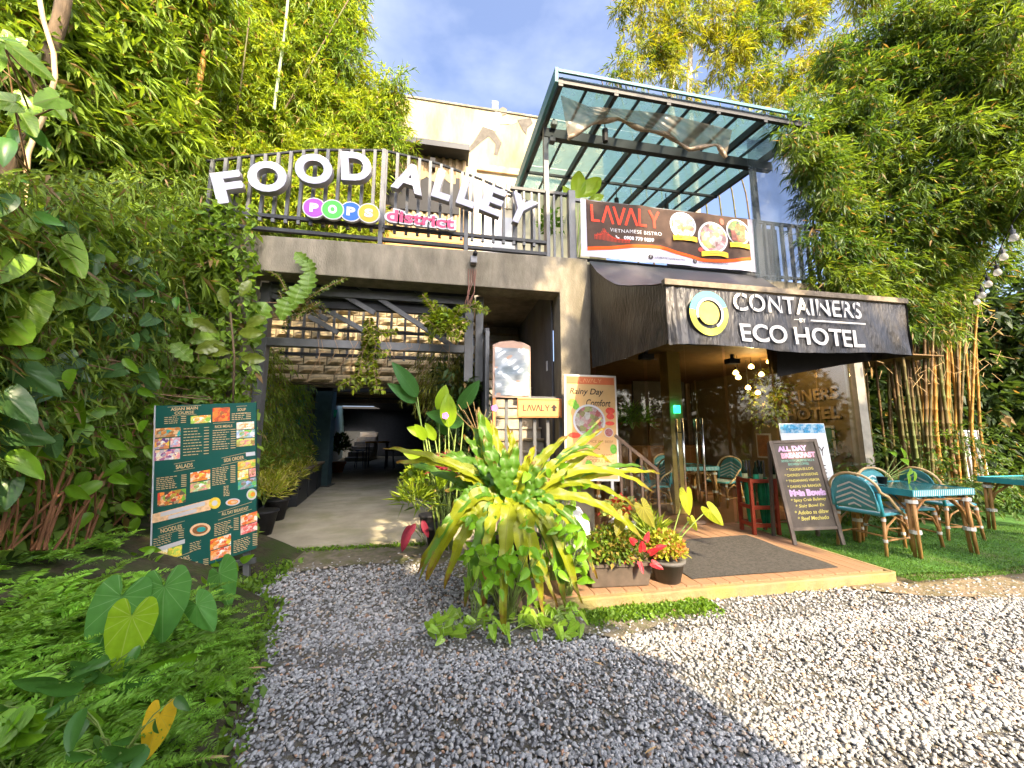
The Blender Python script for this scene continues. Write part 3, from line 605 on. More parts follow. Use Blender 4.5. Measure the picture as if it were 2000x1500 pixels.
for x, z, w_, s in ((.24,.0,.46,'FRESH SPRING'),(.80,-.24,.50,'LOVE NOODLES'),(1.32,-.03,.42,'FLAVORED ICE')):
    bput('ribbon', MB().grid(lambda u, v: (x-w_/2+w_*u,-.030,z-.045+.09*v-.05*(u-.5)**2*4*.5),10,1), yel); btext('ribbon_text', s, .05, FC['brown'], x, z, w_*.7, .03, y=-.034)
for x, s in ((-.42,'f'),(.42,'o')):
    bput('social_icon', MB().ell(x,-.405,.042,.042,-.009,18), M['ink']); btext('icon_mark', s, .06, M['white'], x, -.405, .02, .05, y=-.012)
    btext('handle_text', 'LAVALY.VIETNAMESEBISTRO', .05, M['ink'], x+.36, -.41, .56, .032)
bput('pepper', MB().ell(1.0,.38,.04,.065,-.012,10).ell(.55,-.18,.05,.04,-.012,10), FC['red'])

# ------------------------------------------------------------------ glass canopy
cp = thing('glass_canopy', 'sloping teal glass canopy on black steel rafters over the terrace', 'canopy')
CX0, CX1, CY0, CY1 = 1.64, 6.19, 4.75, 8.3
def cz(Y): return 6.88+.12*(Y-CY0)
pane_m = sheetmat('teal_pane', (.20,.36,.37), .5, .25)
ys = [CY0, 5.62, 7.0, CY1]; nx = 10; dx = (CX1-CX0)/nx
for j in range(3):
    pm = MB().add([(0,ys[j]+.004,cz(ys[j])),(dx-.006,ys[j]+.004,cz(ys[j])),(dx-.006,ys[j+1]-.004,cz(ys[j+1])),(0,ys[j+1]-.004,cz(ys[j+1])),
                   (0,ys[j]+.004,cz(ys[j])+.01),(dx-.006,ys[j]+.004,cz(ys[j])+.01),(dx-.006,ys[j+1]-.004,cz(ys[j+1])+.01),(0,ys[j+1]-.004,cz(ys[j+1])+.01)],
                  [(3,2,1,0),(4,5,6,7),(0,1,5,4),(1,2,6,5),(2,3,7,6),(3,0,4,7)]).mesh('pane'); pm.materials.append(pane_m)
    for i in range(nx): o = link('pane', pm, None, cp); o.location = (CX0+dx*i+.003,0,0)
for i in range(nx+1):
    x = CX0+dx*i; big = i % 2 == 0
    obj('rafter' if big else 'glazing_bar', MB().bar((x,CY0,cz(CY0)-(.075 if big else .03)),(x,CY1,cz(CY1)-(.075 if big else .03)), .07 if big else .035, .13 if big else .045), M['steel_dark'], cp)
for Y, w_, h_ in ((CY0+.03,.06,.09),(5.85,.035,.05),(7.0,.04,.05),(CY1-.03,.06,.09)):
    obj('purlin', MB().bar((CX0-.04,Y,cz(Y)-.165 if Y > 5 else cz(Y)-.06),(CX1,Y,cz(Y)-.165 if Y > 5 else cz(Y)-.06), w_, h_), M['steel_dark'], cp)
obj('main_beam', MB().bar((CX0-.05,5.6,6.66),(CX1,5.6,6.66), .10, .17), M['steel_dark'], cp)
obj('teal_flashing', MB().bar((CX0-.085,CY0-.06,cz(CY0)-.03),(CX0-.085,CY1,cz(CY1)-.03), .05, .22).bar((CX0-.06,CY0-.06,cz(CY0)+.035),(CX1,CY0-.06,cz(CY0)+.035), .03, .05), mat('teal_flash', (.05,.17,.20), .5), cp)
obj('post', MB().box(CX0-.05,CX0+.03,5.56,5.64,4.25,6.58), M['steel'], cp); obj('post', MB().box(5.75,5.83,5.56,5.64,4.25,6.58), M['steel'], cp)
for x, Y in ((2.55,5.2),(3.75,7.2),(5.0,7.2)):
    l = thing('pendant_spot', {2.55:'black spotlight hanging behind the draped plastic sheet',3.75:'black pendant lamp under the canopy above the dish prints',5.0:'black pendant lamp under the canopy near the dark gable'}[x], 'lamp', (x,Y,cz(Y)-.2), group='black canopy lamps')
    obj('lamp_body', MB().lathe([(.045,-.42),(.05,-.2),(.02,-.19)], n=12), M['black'], l); obj('cord', MB().tube([(0,0,-.2),(0,0,.08)], .01, 5), M['black'], l)
for nm, lb, px in (('flood_lamp','small clamp lamp at the corner of the canopy beam',(1082,243)),('canopy_camera','dark little camera below the canopy beam end',(1078,275))):
    l = thing(nm, lb, 'lamp' if 'lamp' in nm else 'camera', P(*px,5.5)); obj('body', MB().box(-.05,.05,-.05,.05,-.04,.04), mat(nm+'_m', (.4,.4,.38) if 'lamp' in nm else (.1,.1,.1), .5), l, bevel=.01); obj('bracket', MB().box(-.015,.015,-.01,.06,.04,.1), M['black'], l)
# crumpled plastic sheet under the front edge
top = [(1095,186),(1150,208),(1206,212),(1300,222),(1430,254)]; bot = [(1110,270),(1160,240),(1208,232),(1250,252),(1300,262),(1345,292),(1400,282),(1418,308)]
def interp(L, u):
    n = len(L)-1; k = min(int(u*n), n-1); t = u*n-k; return (L[k][0]+(L[k+1][0]-L[k][0])*t, L[k][1]+(L[k+1][1]-L[k][1])*t)
def tarp(u, v):
    a, b = interp(top,u), interp(bot,u); x = a[0]+(b[0]-a[0])*v; y = a[1]+(b[1]-a[1])*v
    p = P(x, y, 4.95+.25*v+.08*math.sin(u*13+v*4)+.03*math.sin(u*31+v*7)+.008*math.sin(u*70-v*13)); p.z -= .10*v*math.sin(u*9.4)**2*(1-v); return p
tag(obj('plastic_sheet', MB().grid(tarp,90,16), sheetmat('dirty_film', (.44,.38,.30), .6, .25), smooth=True), 'crumpled dirty plastic sheet tied under the glass canopy', 'plastic sheet')
obs = bpy.data.objects['plastic_sheet']
rl_ = MB().tube([P(*interp(bot,u),5.18+.03*math.sin(u*20)) for u in np.linspace(0,1,40)], [.034+.012*math.sin(k*.9) for k in range(40)], 7)
obj('rolled_hem', rl_, mat('hem_film', (.36,.27,.19), .35, .3, 9), obs, True)
cs = tag(obj('clear_curtain', MB().grid(lambda u, v: (lambda p: (p.x, p.y+.04*math.sin(u*14), p.z))(P(1457+20*v+(135-35*v)*u, 255+300*v-10*u, 5.3)),24,10), sheetmat('clear_film', (.10,.14,.19), .4, .6), smooth=True), 'hanging clear plastic curtain sheet beside the banner', 'curtain')
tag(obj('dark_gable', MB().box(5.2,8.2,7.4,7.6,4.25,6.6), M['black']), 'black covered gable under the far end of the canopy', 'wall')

# ------------------------------------------------------------------ awning with its sign
aw = thing('shop_awning', 'black canvas awning with white stencil lettering over the shop', 'awning')
AX0, AX1, AY0, AY1 = 2.28, 5.52, 3.4, 5.39
prof = [(0,4.28),(.14,3.98),(.3,3.72),(.46,3.5),(.62,3.36),(.78,3.24),(.9,3.14),(1,3.09)]
def az(s):
    for (a, za), (b, zb) in zip(prof, prof[1:]):
        if s <= b: return za+(zb-za)*(s-a)/(b-a)
    return 3.09
obj('top_canvas', MB().grid(lambda u, v: (AX0+(AX1-AX0)*u, AY1+(AY0-AY1)*v, az(v)-.035*abs(math.sin(u*math.pi*4))*math.sin(v*math.pi)), 48, 14), M['canvas_top'], aw, True)
def frontz(u, v):
    y = AY0-.03*v+.009*math.sin(u*25+v*3)*v+.006*math.sin(u*61-v*5)*(.3+v)+.03*math.exp(-(u/.07)**2)*math.sin(u*160)*.5
    return (AX0+(AX1+.0-AX0)*u-.05*v*u, y, 3.05+(2.405-3.05+.02*math.sin(u*9))*v)
obj('front_valance', MB().grid(frontz,160,16), M['canvas'], aw, True)
def side(sx):
    def f(u, v):
        zt = az(u)-.02; zb = 2.5-.09*u+.22*math.sin(u*math.pi)*.0
        fold = .03*math.sin(u*7+v*5+2*math.sin(v*3))*v+.012*math.sin(u*19-v*11+3*math.sin(u*5))*v+.005*math.sin(u*41+v*8)*v
        return (sx+fold*.8, AY1-.02+(AY0-AY1)*u, zt+(zb-zt)*v)
    return f
obj('side_panel', MB().grid(side(AX0),60,30), M['canvas'], aw, True); obj('side_panel', MB().grid(side(AX1),30,10), M['canvas'], aw, True)
obj('frame_tube', MB().box(AX0-.01,AX1+.02,AY0-.03,AY0+.03,3.06,3.12), mat('tape_edge', (.20,.165,.12), .7, .4, 12), aw)
obj('rear_flap', MB().grid(lambda u, v: P(1518+185*u,672+10*u+(64-44*u)*v,3.8),12,3), M['black'], aw)
lw = mat('stencil_white', (.74,.72,.66), .5, .1, 8)
def atext(name, s, x, z, w_, h_, **k):
    o = text(name, s, .2, lw, aw, 0, 0, 0, w=w_, h=h_, **k)
    n = len(o.data.vertices); co = np.empty(n*3); o.data.vertices.foreach_get('co', co); co = co.reshape(-1,3); co[:,0] += x; co[:,2] += z
    for i in range(n):
        u = (co[i,0]-AX0)/(AX1-AX0); v = (3.05-co[i,2])/.645; co[i,1] = frontz(u, v)[1]-.02
    o.data.vertices.foreach_set('co', co.ravel()); return o
sx = lambda px, py: P(px, py, 3.39)
a, b = sx(1430,585), sx(1683,634); atext('sign_lettering', 'CONTAINERS', (a.x+b.x)/2, 2.925, b.x-a.x, .205, bold=.003, space=1.05)
sl2 = MB()
for k in range(10):                                  # stencil bridges
    cx = a.x+(b.x-a.x)*(k+.5)/10
    u = (cx-AX0)/(AX1-AX0); y = frontz(u,.2)[1]-.026; sl2.flat([(cx-.035,2.82),(cx-.018,2.82),(cx+.03,3.03),(cx+.013,3.03)], y)
obj('stencil_bridge', sl2, M['canvas'], aw)
a, b = sx(1442,640), sx(1683,682); atext('sign_lettering', 'ECO HOTEL', (a.x+b.x)/2, 2.575, b.x-a.x, .205, bold=.004)
atext('sign_lettering', 'BY', sx(1565,636).x, 2.755, .08, .045, bold=.004)
q = MB(); c0, c1 = sx(1577,636).x, sx(1684,645).x
q.box(c0,c1,AY0-.055,AY0-.05,2.745,2.762); q.box(sx(1545,635).x,sx(1557,635).x,AY0-.055,AY0-.05,2.75,2.756); obj('rule_line', q, lw, aw)
cl = sx(1380,622)
for nm, args, m in (('logo_ring', (.155,.265,0,math.pi*2), mat('logo_yellow', (.55,.56,.09), .5, .12)),):
    obj(nm, MB().ring(0,0,.162,.232,0,40,R(170),R(395),1.05), m, aw).location = (cl.x,AY0-.052,2.76)
obj('logo_ring', MB().ring(0,0,.162,.232,0,30,R(20),R(170),1.05), mat('logo_teal', (.10,.42,.43), .5, .12), aw).location = (cl.x,AY0-.054,2.76)
obj('logo_ring', MB().ring(0,0,.14,.164,0,30,R(-60),R(200),1.05), lw, aw).location = (cl.x+.01,AY0-.056,2.76)
obj('logo_disc', MB().ell(0,0,.124,.128,0,30), mat('logo_gold', (.50,.44,.09), .5, .25, 6), aw).location = (cl.x,AY0-.054,2.76)
# ------------------------------------------------------------------ shop front and room behind the glass
SY = 5.24
struct('shop_floor', MB().box(2.27,9.6,5.2015,10.5,-.02,.098), mat('shop_floor', (.22,.10,.05), .35, .2, 5))
struct('shop_ceiling', MB().box(2.27,9.6,5.42,10.5,2.98,2.998), mat('shop_ceiling', (.16,.10,.045), .7, .2, 4))
struct('shop_back_wall', MB().box(2.27,9.6,10.5,10.6,0,2.99), mat('shop_wall', (.22,.15,.07), .8, .15, 3))
struct('shop_side_wall', MB().box(2.265,2.3,5.785,10.5,.1,2.98), mat('shop_side', (.16,.12,.07), .8, .2, 3))
struct('shop_end_wall', MB().box(7.3,7.42,5.3,10.5,.1,2.98), mat('shop_end', (.17,.13,.065), .8, .15, 3))
gl = glassmat('shop_glass', (.86,.89,.84), .0)
sf = thing('glass_shopfront', 'frameless glass shopfront with sliding panes under the awning', 'shopfront')
edges = [2.28,3.08,3.14,3.80,3.82,4.50,4.56,5.42,5.46,6.30,6.34,7.05]
for a, b in zip(edges[::2], edges[1::2]):
    nm = 'door' if abs(a-3.14) < .01 or abs(a-3.82) < .01 else 'pane'
    d = obj(nm, MB().box(a,b,SY,SY+.012,.115,2.92), gl, sf)
    if nm == 'door':
        hx = 3.64 if a < 3.5 else 3.98
        for yy in (SY-.07, SY+.08):
            obj('handle', MB().tube([(hx,yy,.42),(hx,yy,1.72)], .017, 8), M['chrome'], d, True)
        for z in (.6,1.5): obj('handle_fixing', MB().tube([(hx,SY-.07,z),(hx,SY+.08,z)], .012, 6), M['chrome'], d)
        obj('patch_fitting', MB().box(a+.01,a+.17,SY-.012,SY+.024,.105,.17), M['chrome'], d)
obj('head_channel', MB().box(2.28,7.1,SY-.03,SY+.04,2.921,2.975), M['steel_dark'], sf)
obj('floor_channel', MB().box(2.28,3.1,SY-.015,SY+.025,.1,.114).box(4.52,7.1,SY-.015,SY+.025,.1,.114), M['chrome'], sf)
obj('end_column', MB().box(7.08,7.26,5.18,5.36,.05,3.0), mat('column_grey', (.22,.21,.18), .8, .2), sf)
tag(obj('shop_column', MB().box(4.0,4.25,6.0,6.25,.1,2.975), mat('column_yellow', (.46,.31,.10), .7, .1)), 'yellow painted column just inside the glass doors', 'column')
gs = tag(obj('exit_light', MB().box(4.02,4.14,5.9,5.93,1.84,1.98), mat('led_green', (.02,.55,.25), .4, .1, emit=1.6)), 'small glowing green sign on the yellow column', 'exit sign')
tag(obj('wall_screen', MB().box(4.5,5.9,8.2,8.26,1.85,2.75), M['black'], bevel=.01), 'large dark screen hanging inside the shop', 'screen')
for k, (px, Y) in enumerate((((1262,697),5.0),((1430,706),5.15))):
    s_ = thing('speaker', ('black box speaker under the awning by the concrete pillar','black box speaker with a bright spot above the glass doors')[k], 'speaker', P(*px,Y), group='speakers under the awning')
    obj('cabinet', MB().box(-.1,.1,-.06,.06,-.04,.04), M['black'], s_, bevel=.008); obj('bracket', MB().box(-.02,.02,-.02,.02,.04,.12), M['steel_dark'], s_)
# string of lit bulbs in the room
bulb_m = bpy.data.materials.new('lit_bulb'); bulb_m.use_nodes = True; e_ = bulb_m.node_tree.nodes['Principled BSDF']
e_.inputs['Base Color'].default_value = (1,.8,.5,1); e_.inputs['Emission Color'].default_value = (1,.50,.12,1); e_.inputs['Emission Strength'].default_value = 5
bl = [(1437,728),(1442,737),(1467,716),(1487,731),(1502,706),(1512,694),(1461,757),(1480,767)]
for k, px in enumerate(bl):
    p = P(*px,6.0+.07*k); t = thing('pendant_bulb', 'warm lit bare bulb in the cluster inside the shop', 'bulb', p, group='lit bulbs hanging inside the shop')
    obj('glass_bulb', MB().lathe([(.006,-.045),(.042,-.03),(.052,-.005),(.036,.03),(.014,.05)], n=12), bulb_m, t, True)
    obj('socket', MB().lathe([(.016,.05),(.016,.1)], n=10), M['black'], t); obj('cord', MB().tube([(0,0,.1),(0,0,2.97-p.z)], .005, 5), M['black'], t)
    if k in (2,6):
        ld = bpy.data.lights.new('bulb_light', 'POINT'); ld.energy = 7; ld.color = (1,.66,.3); ld.shadow_soft_size = .06
        lo = bpy.data.objects.new('bulb_light', ld); COL.objects.link(lo); lo.parent = t; lo.location = (0,-.1,-.12)
wl = thing('wall_lettering', 'dark raised lettering on the cream wall inside the shop', 'sign', (7.29,6.6,2.0), (0,0,R(-90)))
text('letters', 'CONTAINERS', .3, M['tan_metal'], wl, 0, .25, -.02, w=1.9, h=.24, bold=.01, extrude=.015); text('letters', 'ECO HOTEL', .3, M['tan_metal'], wl, 0, -.12, -.02, w=1.9, h=.24, bold=.01, extrude=.015)
for k, (y, z, c) in enumerate(((6.0,1.35,(.08,.2,.17)),(7.4,1.2,(.3,.12,.05)))):
    f = thing('picture_frame', ('green poster in a white frame on the inner wall','brown poster in a white frame deeper on the inner wall')[k], 'picture', (7.285,y,z), (0,0,R(-90)), group='framed posters')
    obj('frame', MB().box(-.2,.2,-.02,0,-.28,.28), M['white'], f); obj('print', MB().box(-.16,.16,-.026,-.021,-.24,.24), mat('print%d' % k, c, .4, .4, 7), f)
tag(obj('serving_counter', MB().box(4.6,7.0,9.2,9.8,.1,1.1).box(4.55,7.05,9.15,9.85,1.101,1.15), mat('counter_wood', (.25,.13,.05), .6, .2), bevel=.01), 'wooden serving counter at the back of the shop', 'counter')

# ------------------------------------------------------------------ rattan bistro chairs and tables
def arc(cx, cy, r, a0, a1, n): return [(cx+r*math.cos(a0+(a1-a0)*k/n), cy+r*math.sin(a0+(a1-a0)*k/n)) for k in range(n+1)]
def chair_proto():
    t = thing('rattan_chair', 'x', 'chair', group='teal woven bistro chairs')
    W2 = .235
    # faces -y: seat front at y=-.24, back at y=+.22
    seat = MB().prism([(-W2,.435),(W2,.435),(W2,.47),(-W2,.47)][::-1], -.24, .22); obj('seat', seat, M['weave'], t, bevel=.015)
    for i in range(7): obj('seat_stripe', MB().box(-W2+.01,W2-.01,-.225+.064*i,-.20+.064*i,.4712,.4745), M['weave_white'], t)
    def bk(u, v):
        a = math.pi*u; x = -W2*math.cos(a); r = .235+.0*v
        z = .50+(.40*math.sin(a)**.55 if 0 < u < 1 else 0)*v
        return (x, .215+.07*v+.03*math.sin(a), z)
    b = obj('backrest', MB().grid(bk,24,8), M['weave'], t, True); sd = b.modifiers.new('solid','SOLIDIFY'); sd.thickness = .014
    ch = MB()
    for row in range(5):                              # chevron bands woven into the back
        for s in (-1,1):
            for k in range(6):
                x0, x1 = .20*k/6, .20*(k+1)/6; z0 = .80-.062*row-.5*x0; z1 = .80-.062*row-.5*x1; zt = .50+.40*math.sqrt(max(0,1-(x1/W2)**2))**.55-.03
                if z0 < .53 or z0 > zt: continue
                v0 = lambda x, z: (s*x, .202+.07*(z-.5)/.4+.03*math.sqrt(max(0,1-(x/W2)**2)), z)
                q = [v0(x0,z0),v0(x1,z1),v0(x1,z1+.022),v0(x0,z0+.022)]; ch.add(q if s > 0 else q[::-1], [(0,1,2,3)])
    obj('chevron_weave', ch, M['weave_white'], b)
    c2 = obj('chevron_weave', ch, M['weave_white'], b); c2.location = (0,.034,0)
    loop = [(-.25,-.16,.44),(-.262,-.02,.52),(-.262,.12,.66)]+[(-.255*math.cos(math.pi*k/14), .25+.05*math.sin(math.pi*k/14), .72+.20*math.sin(math.pi*k/14)) for k in range(15)]+[(.262,.12,.66),(.262,-.02,.52),(.25,-.16,.44)]
    obj('back_frame', MB().tube(loop,.016,7), M['cane_pale'], t, True)
    for x in (-W2,W2):
        obj('back_post', MB().tube([(x,.21,.44),(x,.25,.70)],.019,7), M['teal'], t, True)
        for y, yy in ((-.22,-.25),(.19,.25)):
            obj('leg', MB().tube([(x*.96,y,.44),(x*1.04,yy,0)],[.019,.017],8), M['cane'], t, True)
            for z in (.40,.17): obj('binding', MB().tube([(x*(.96+.08*(.44-z)/.44),y+(yy-y)*(.44-z)/.44,z-.016),(x*(.96+.08*(.44-z)/.44),y+(yy-y)*(.44-z)/.44,z+.016)],.023,8), M['binding'], t)
        obj('stretcher', MB().tube([(x*1.01,-.24,.17),(x*1.01,.22,.17)],.011,6), M['cane'], t, True)
        obj('arch_brace', MB().tube([(x,-.235,.2),(x,-.19,.33),(x,-.02,.415),(x,.15,.33),(x,.215,.2)],.011,6), M['cane'], t, True)
    obj('stretcher', MB().tube([(-W2,-.01,.17),(W2,-.01,.17)],.011,6), M['cane'], t, True)
    obj('arch_brace', MB().tube([(-W2,-.235,.2),(-.17,-.235,.36),(0,-.235,.42),(.17,-.235,.36),(W2,-.235,.2)],.011,6), M['cane'], t, True)
    return t
ch0 = chair_proto(); used = False
def put_chair(x, y, rz, label, z=.088):
    global used
    o = copy_tree(ch0) if used else ch0
    used = True; o.location = (x,y,z); o.rotation_euler = (0,0,R(rz)); o['label'] = label; return o
def table_proto():
    t = thing('rattan_table', 'x', 'table', group='teal edged cane tables')
    obj('top', MB().box(-.46,.46,-.36,.36,.735,.748), mat('table_glass', (.05,.17,.17), .12, .2, 4, spec=.6), t)
    obj('edge_band', MB().box(-.47,.47,-.37,-.362,.68,.755).box(-.47,.47,.362,.37,.68,.755).box(-.47,-.462,-.3615,.3615,.68,.755).box(.462,.47,-.3615,.3615,.68,.755), M['teal'], t)
    for i in range(30): obj('weave_stripe', MB().add([(-.46+.031*i,-.3712,.685),(-.448+.031*i,-.3712,.685),(-.435+.031*i,-.3712,.75),(-.447+.031*i,-.3712,.75)],[(0,1,2,3)]), M['weave_white'], t)
    for x in (-.4,.4):
        for y in (-.3,.3):
            for k in range(3): obj('leg_cane', MB().tube([(x+.028*math.cos(k*2.1),y+.028*math.sin(k*2.1),.70),(x*1.06+.03*math.cos(k*2.1),y*1.06+.03*math.sin(k*2.1),0)],[.021,.018],8), M['cane'], t, True)
            for z in (.62,.28): obj('binding', MB().tube([(x*1.02,y*1.02,z-.02),(x*1.02,y*1.02,z+.02)],.054,10), M['binding'], t)
            s = -1 if x > 0 else 1; s2 = -1 if y > 0 else 1
            obj('brace', MB().tube([(x*1.03,y*1.03,.35),(x+s*.06,y,.52),(x+s*.24,y,.68)],.014,6), M['cane'], t, True); obj('brace', MB().tube([(x*1.03,y*1.03,.35),(x,y+s2*.06,.52),(x,y+s2*.22,.68)],.014,6), M['cane'], t, True)
    obj('apron', MB().tube([(-.4,-.3,.63),(.4,-.3,.63)],.014,6).tube([(-.4,.3,.63),(.4,.3,.63)],.014,6), M['cane'], t, True)
    return t
tb0 = table_proto(); tb0.location = (5.79,3.82,.085); tb0['label'] = 'cane table with teal edge and a small plant on top'
t2 = copy_tree(tb0); t2.location = (8.4,3.95,.09); t2['label'] = 'second cane table cut off by the picture edge'
t3 = copy_tree(tb0); t3.location = (4.75,6.75,.1); t3['label'] = 'teal cane table inside the shop behind the glass doors'
t4 = copy_tree(tb0); t4.location = (3.15,6.7,.1); t4['label'] = 'teal cane table inside the shop behind the stair rail'
put_chair(5.24,3.86,98,'teal woven chair beside the chalkboard, its back to the board')
put_chair(5.92,4.02,-8,'teal chevron chair tucked behind the outdoor table')
put_chair(6.85,4.15,82,'teal chevron chair next to the second outdoor table')
put_chair(4.05,6.65,80,'teal chair inside just behind the door handles',.1)
put_chair(4.85,7.35,0,'teal chair inside on the far side of the table',.1)
put_chair(5.42,6.55,-75,'teal chair inside nearest the bottle stand',.1)
put_chair(3.75,6.3,-95,'teal chair inside behind the slanted handrail',.1)

# ------------------------------------------------------------------ chalkboard, posters, bottle stand
cbd = thing('chalkboard', 'dark A-frame chalkboard with handwritten breakfast menu', 'chalkboard', (4.66,4.05,.10), (R(-9),R(-3),R(-14)))
fw = mat('board_frame', (.14,.115,.095), .6, .2, 8); bd = mat('slate_board', (.085,.07,.058), .55, .35, 5, col2=(.15,.13,.11), mix=(.45,.75))
BW, BH = .31, 1.32
obj('slate', MB().box(-BW+.03,BW-.03,0,.012,.20,BH-.03), bd, cbd)
obj('frame', MB().box(-BW,-BW+.045,-.012,.02,0,BH).box(BW-.045,BW,-.012,.02,0,BH).box(-BW+.0455,BW-.0455,-.012,.02,BH-.04,BH).box(-BW+.0455,BW-.0455,-.012,.02,.18,.22), fw, cbd, bevel=.004)
bk_ = MB(); 
for x in (-BW+.02,BW-.02): bk_.bar((x,.03,BH-.02),(x,.42,.06),.035)
obj('rear_leg', bk_, fw, cbd)
ck = {k: mat('chalk_'+k, c, .9, .3, 60) for k, c in dict(white=(.72,.66,.78), lilac=(.62,.42,.68), pink=(.66,.36,.48), yellow=(.68,.6,.16), green=(.22,.5,.4)).items()}
def ct(s, x, z, w_, h_, m, **k): return text('chalk_line', s, .1, ck[m], cbd, x, z, -.003, w=w_, h=h_, roll=R(k.pop('roll',0)), **k)
ct('ALL DAY',-.03,1.205,.38,.07,'lilac',bold=.007); ct('BREAKFAST',.025,1.115,.44,.075,'pink',bold=.007)
ct('SERVED WITH UNLIMITED RICE &',0,1.045,.42,.028,'green'); ct('BREWED COFFEE',0,1.0,.26,.03,'green')
for i, s in enumerate(('TOUGH-SI-LOG','CHORIZO NI DODONG','TINDAHANG VISAYA','DAING NA BANGUS')): ct('* '+s,.0,.935-.072*i,.42 if i else .34,.035,'yellow',bold=.001,roll=-1)
ct('Main Bowls',.02,.635,.45,.085,'lilac',bold=.008)
for i, s in enumerate(('Spicy Crab Bulanoy','Sisig Bowl Ex','Adobo sa dilaw','Beef Mechado')): ct('* '+s,.01,.545-.073*i,(.44,.36,.42,.38)[i],.05,'yellow',bold=.001,shear=.2,roll=-1.5)
ws = thing('white_poster_stand', 'white poster board with blue patterned bands behind the chalkboard', 'poster', (5.5,4.75,.1), (R(-6),0,R(-14)))
obj('board', MB().box(-.34,.34,0,.02,.35,1.55), mat('poster_white', (.62,.66,.70), .5, .08), ws)
blu = mat('poster_blue', (.03,.22,.42), .5, .6, 30, col2=(.35,.5,.6))
obj('top_band', MB().box(-.33,.33,-.004,-.001,1.40,1.54), blu, ws); obj('bottom_band', MB().box(-.33,.33,-.004,-.001,.36,.52), blu, ws)
text('lettering', 'ALL DAY', .2, M['ink'], ws, 0, 1.12, w=.55, h=.14); text('lettering', 'COFFEE', .2, M['ink'], ws, 0, .85, w=.5, h=.13)
obj('stand', MB().bar((-.3,.02,.4),(-.3,.02,0),.03).bar((.3,.02,.4),(.3,.02,0),.03).bar((0,.03,1.2),(0,.5,0),.03), M['steel'], ws)
rs = thing('red_stand', 'red painted wooden stand holding folded green cloth and bottles', 'stand', (4.45,4.72,.1), (0,0,R(-10)))
for x in (-.17,.17):
    for y in (-.14,.14): obj('leg', MB().box(x-.022,x+.022,y-.022,y+.022,0,.76), M['red_wood'], rs, bevel=.004)
for z in (.1,.34,.70):
    obj('rail', MB().box(-.147,.147,-.155,-.125,z,z+.05).box(-.147,.147,.125,.155,z,z+.05).box(-.185,-.155,-.117,.117,z,z+.05).box(.155,.185,-.117,.117,z,z+.05), M['red_wood'], rs)
for k in range(4):
    x = -.12+.08*k; o = thing('green_umbrella', ('folded green umbrella in the red stand, nearest the doors','folded green umbrella in the red stand, second from the doors','folded green umbrella in the red stand, third from the doors','folded green umbrella in the red stand, nearest the chalkboard')[k], 'umbrella', (4.45+x,4.72+.05*math.sin(k*2)-.17*x,.2), group='green umbrellas in the stand')
    obj('folded_cloth', MB().lathe([(.012,0),(.035,.08),(.05,.3),(.055,.5),(.03,.66)], n=9), M['green_cloth'], o); obj('shaft', MB().tube([(0,0,-.05),(0,0,.9)],.009,6), M['steel'], o)
for k in range(5):
    o = thing('bottle', 'dark glass bottle with green label standing in the red stand', 'bottle', (4.31+.068*k,4.69+.06*math.cos(k*2.3)-.012*k,.79), (R(random.uniform(-8,8)),R(random.uniform(-8,8)),0), group='bottles in the red stand')
    obj('glass', MB().lathe([(.033,0),(.036,.02),(.036,.17),(.015,.23),(.013,.30),(.015,.31)], n=12), M['bottle'], o, True); obj('paper_label', MB().lathe([(.0368,.05),(.0368,.13)], n=12), mat('label%d' % k, (.04,.4,.22) if k % 2 else (.5,.55,.3), .5, .3, 20), o)

# slanted hand rail near the glass
hr = thing('hand_rail', 'brown slanted steel hand rail beside the food standee', 'handrail')
p0, p1, p2 = P(1200,850,4.95), P(1283,917,4.85), P(1283,1010,4.85)
bm2 = mat('rail_brown', (.17,.115,.08), .5, .2)
obj('top_rail', MB().bar(p0,p1,.045), bm2, hr)
for t in (.12,.36,.62,1): q = p0.lerp(p1,t); obj('post', MB().bar(q,(q.x,q.y,.1),.035), bm2, hr)

# food standee
fs2 = thing('food_standee', 'tall white framed food poster with noodle bowl by the pillar', 'poster', (2.02,4.88,.1), (R(-4),R(1.5),R(-6)))
SW, SZ0, SZ1 = .385, .74, 2.24
pw = mat('poster_frame_white', (.66,.63,.56), .7, .04); po_ = mat('poster_peach', (.62,.36,.14), .8, .15, 3, col2=(.68,.5,.24), mix=(.4,.7))
obj('frame', MB().box(-SW,SW,0,.03,SZ0,SZ1), pw, fs2)
obj('print', MB().flat([(-SW+.025,SZ0+.03),(SW-.025,SZ0+.03),(SW-.025,SZ1-.025),(-SW+.025,SZ1-.025)],-.002), po_, fs2)
obj('header', MB().flat([(-SW+.035,SZ1-.14),(SW-.035,SZ1-.14),(SW-.035,SZ1-.035),(-SW+.035,SZ1-.035)],-.004), mat('poster_red', (.62,.16,.06), .5, .1), fs2)
obj('name_lettering', lavaly(MB(),-.16,SZ1-.115,.33,.06,.007,-.006), mat('poster_gold', (.78,.4,.16), .5), fs2)
text('headline', 'Rainy Day', .2, M['ink'], fs2, -.06, SZ1-.26, -.005, w=.50, h=.115, shear=.25, bold=.002); text('headline', 'Comfort', .2, M['ink'], fs2, .11, SZ1-.41, -.005, w=.36, h=.10, shear=.25, bold=.002)
def fput(name, mb, m): return obj(name, mb, m, fs2)
dish(-.03,SZ1-.67,.235,8,[FC['pink'],FC['white'],FC['pink'],FC['white'],FC['lime'],FC['brown'],FC['white'],FC['pink'],FC['red']],put=fput,y=-.006)
dish(.25,SZ1-.83,.065,9,[FC['red'],FC['pink']],put=fput,y=-.006)
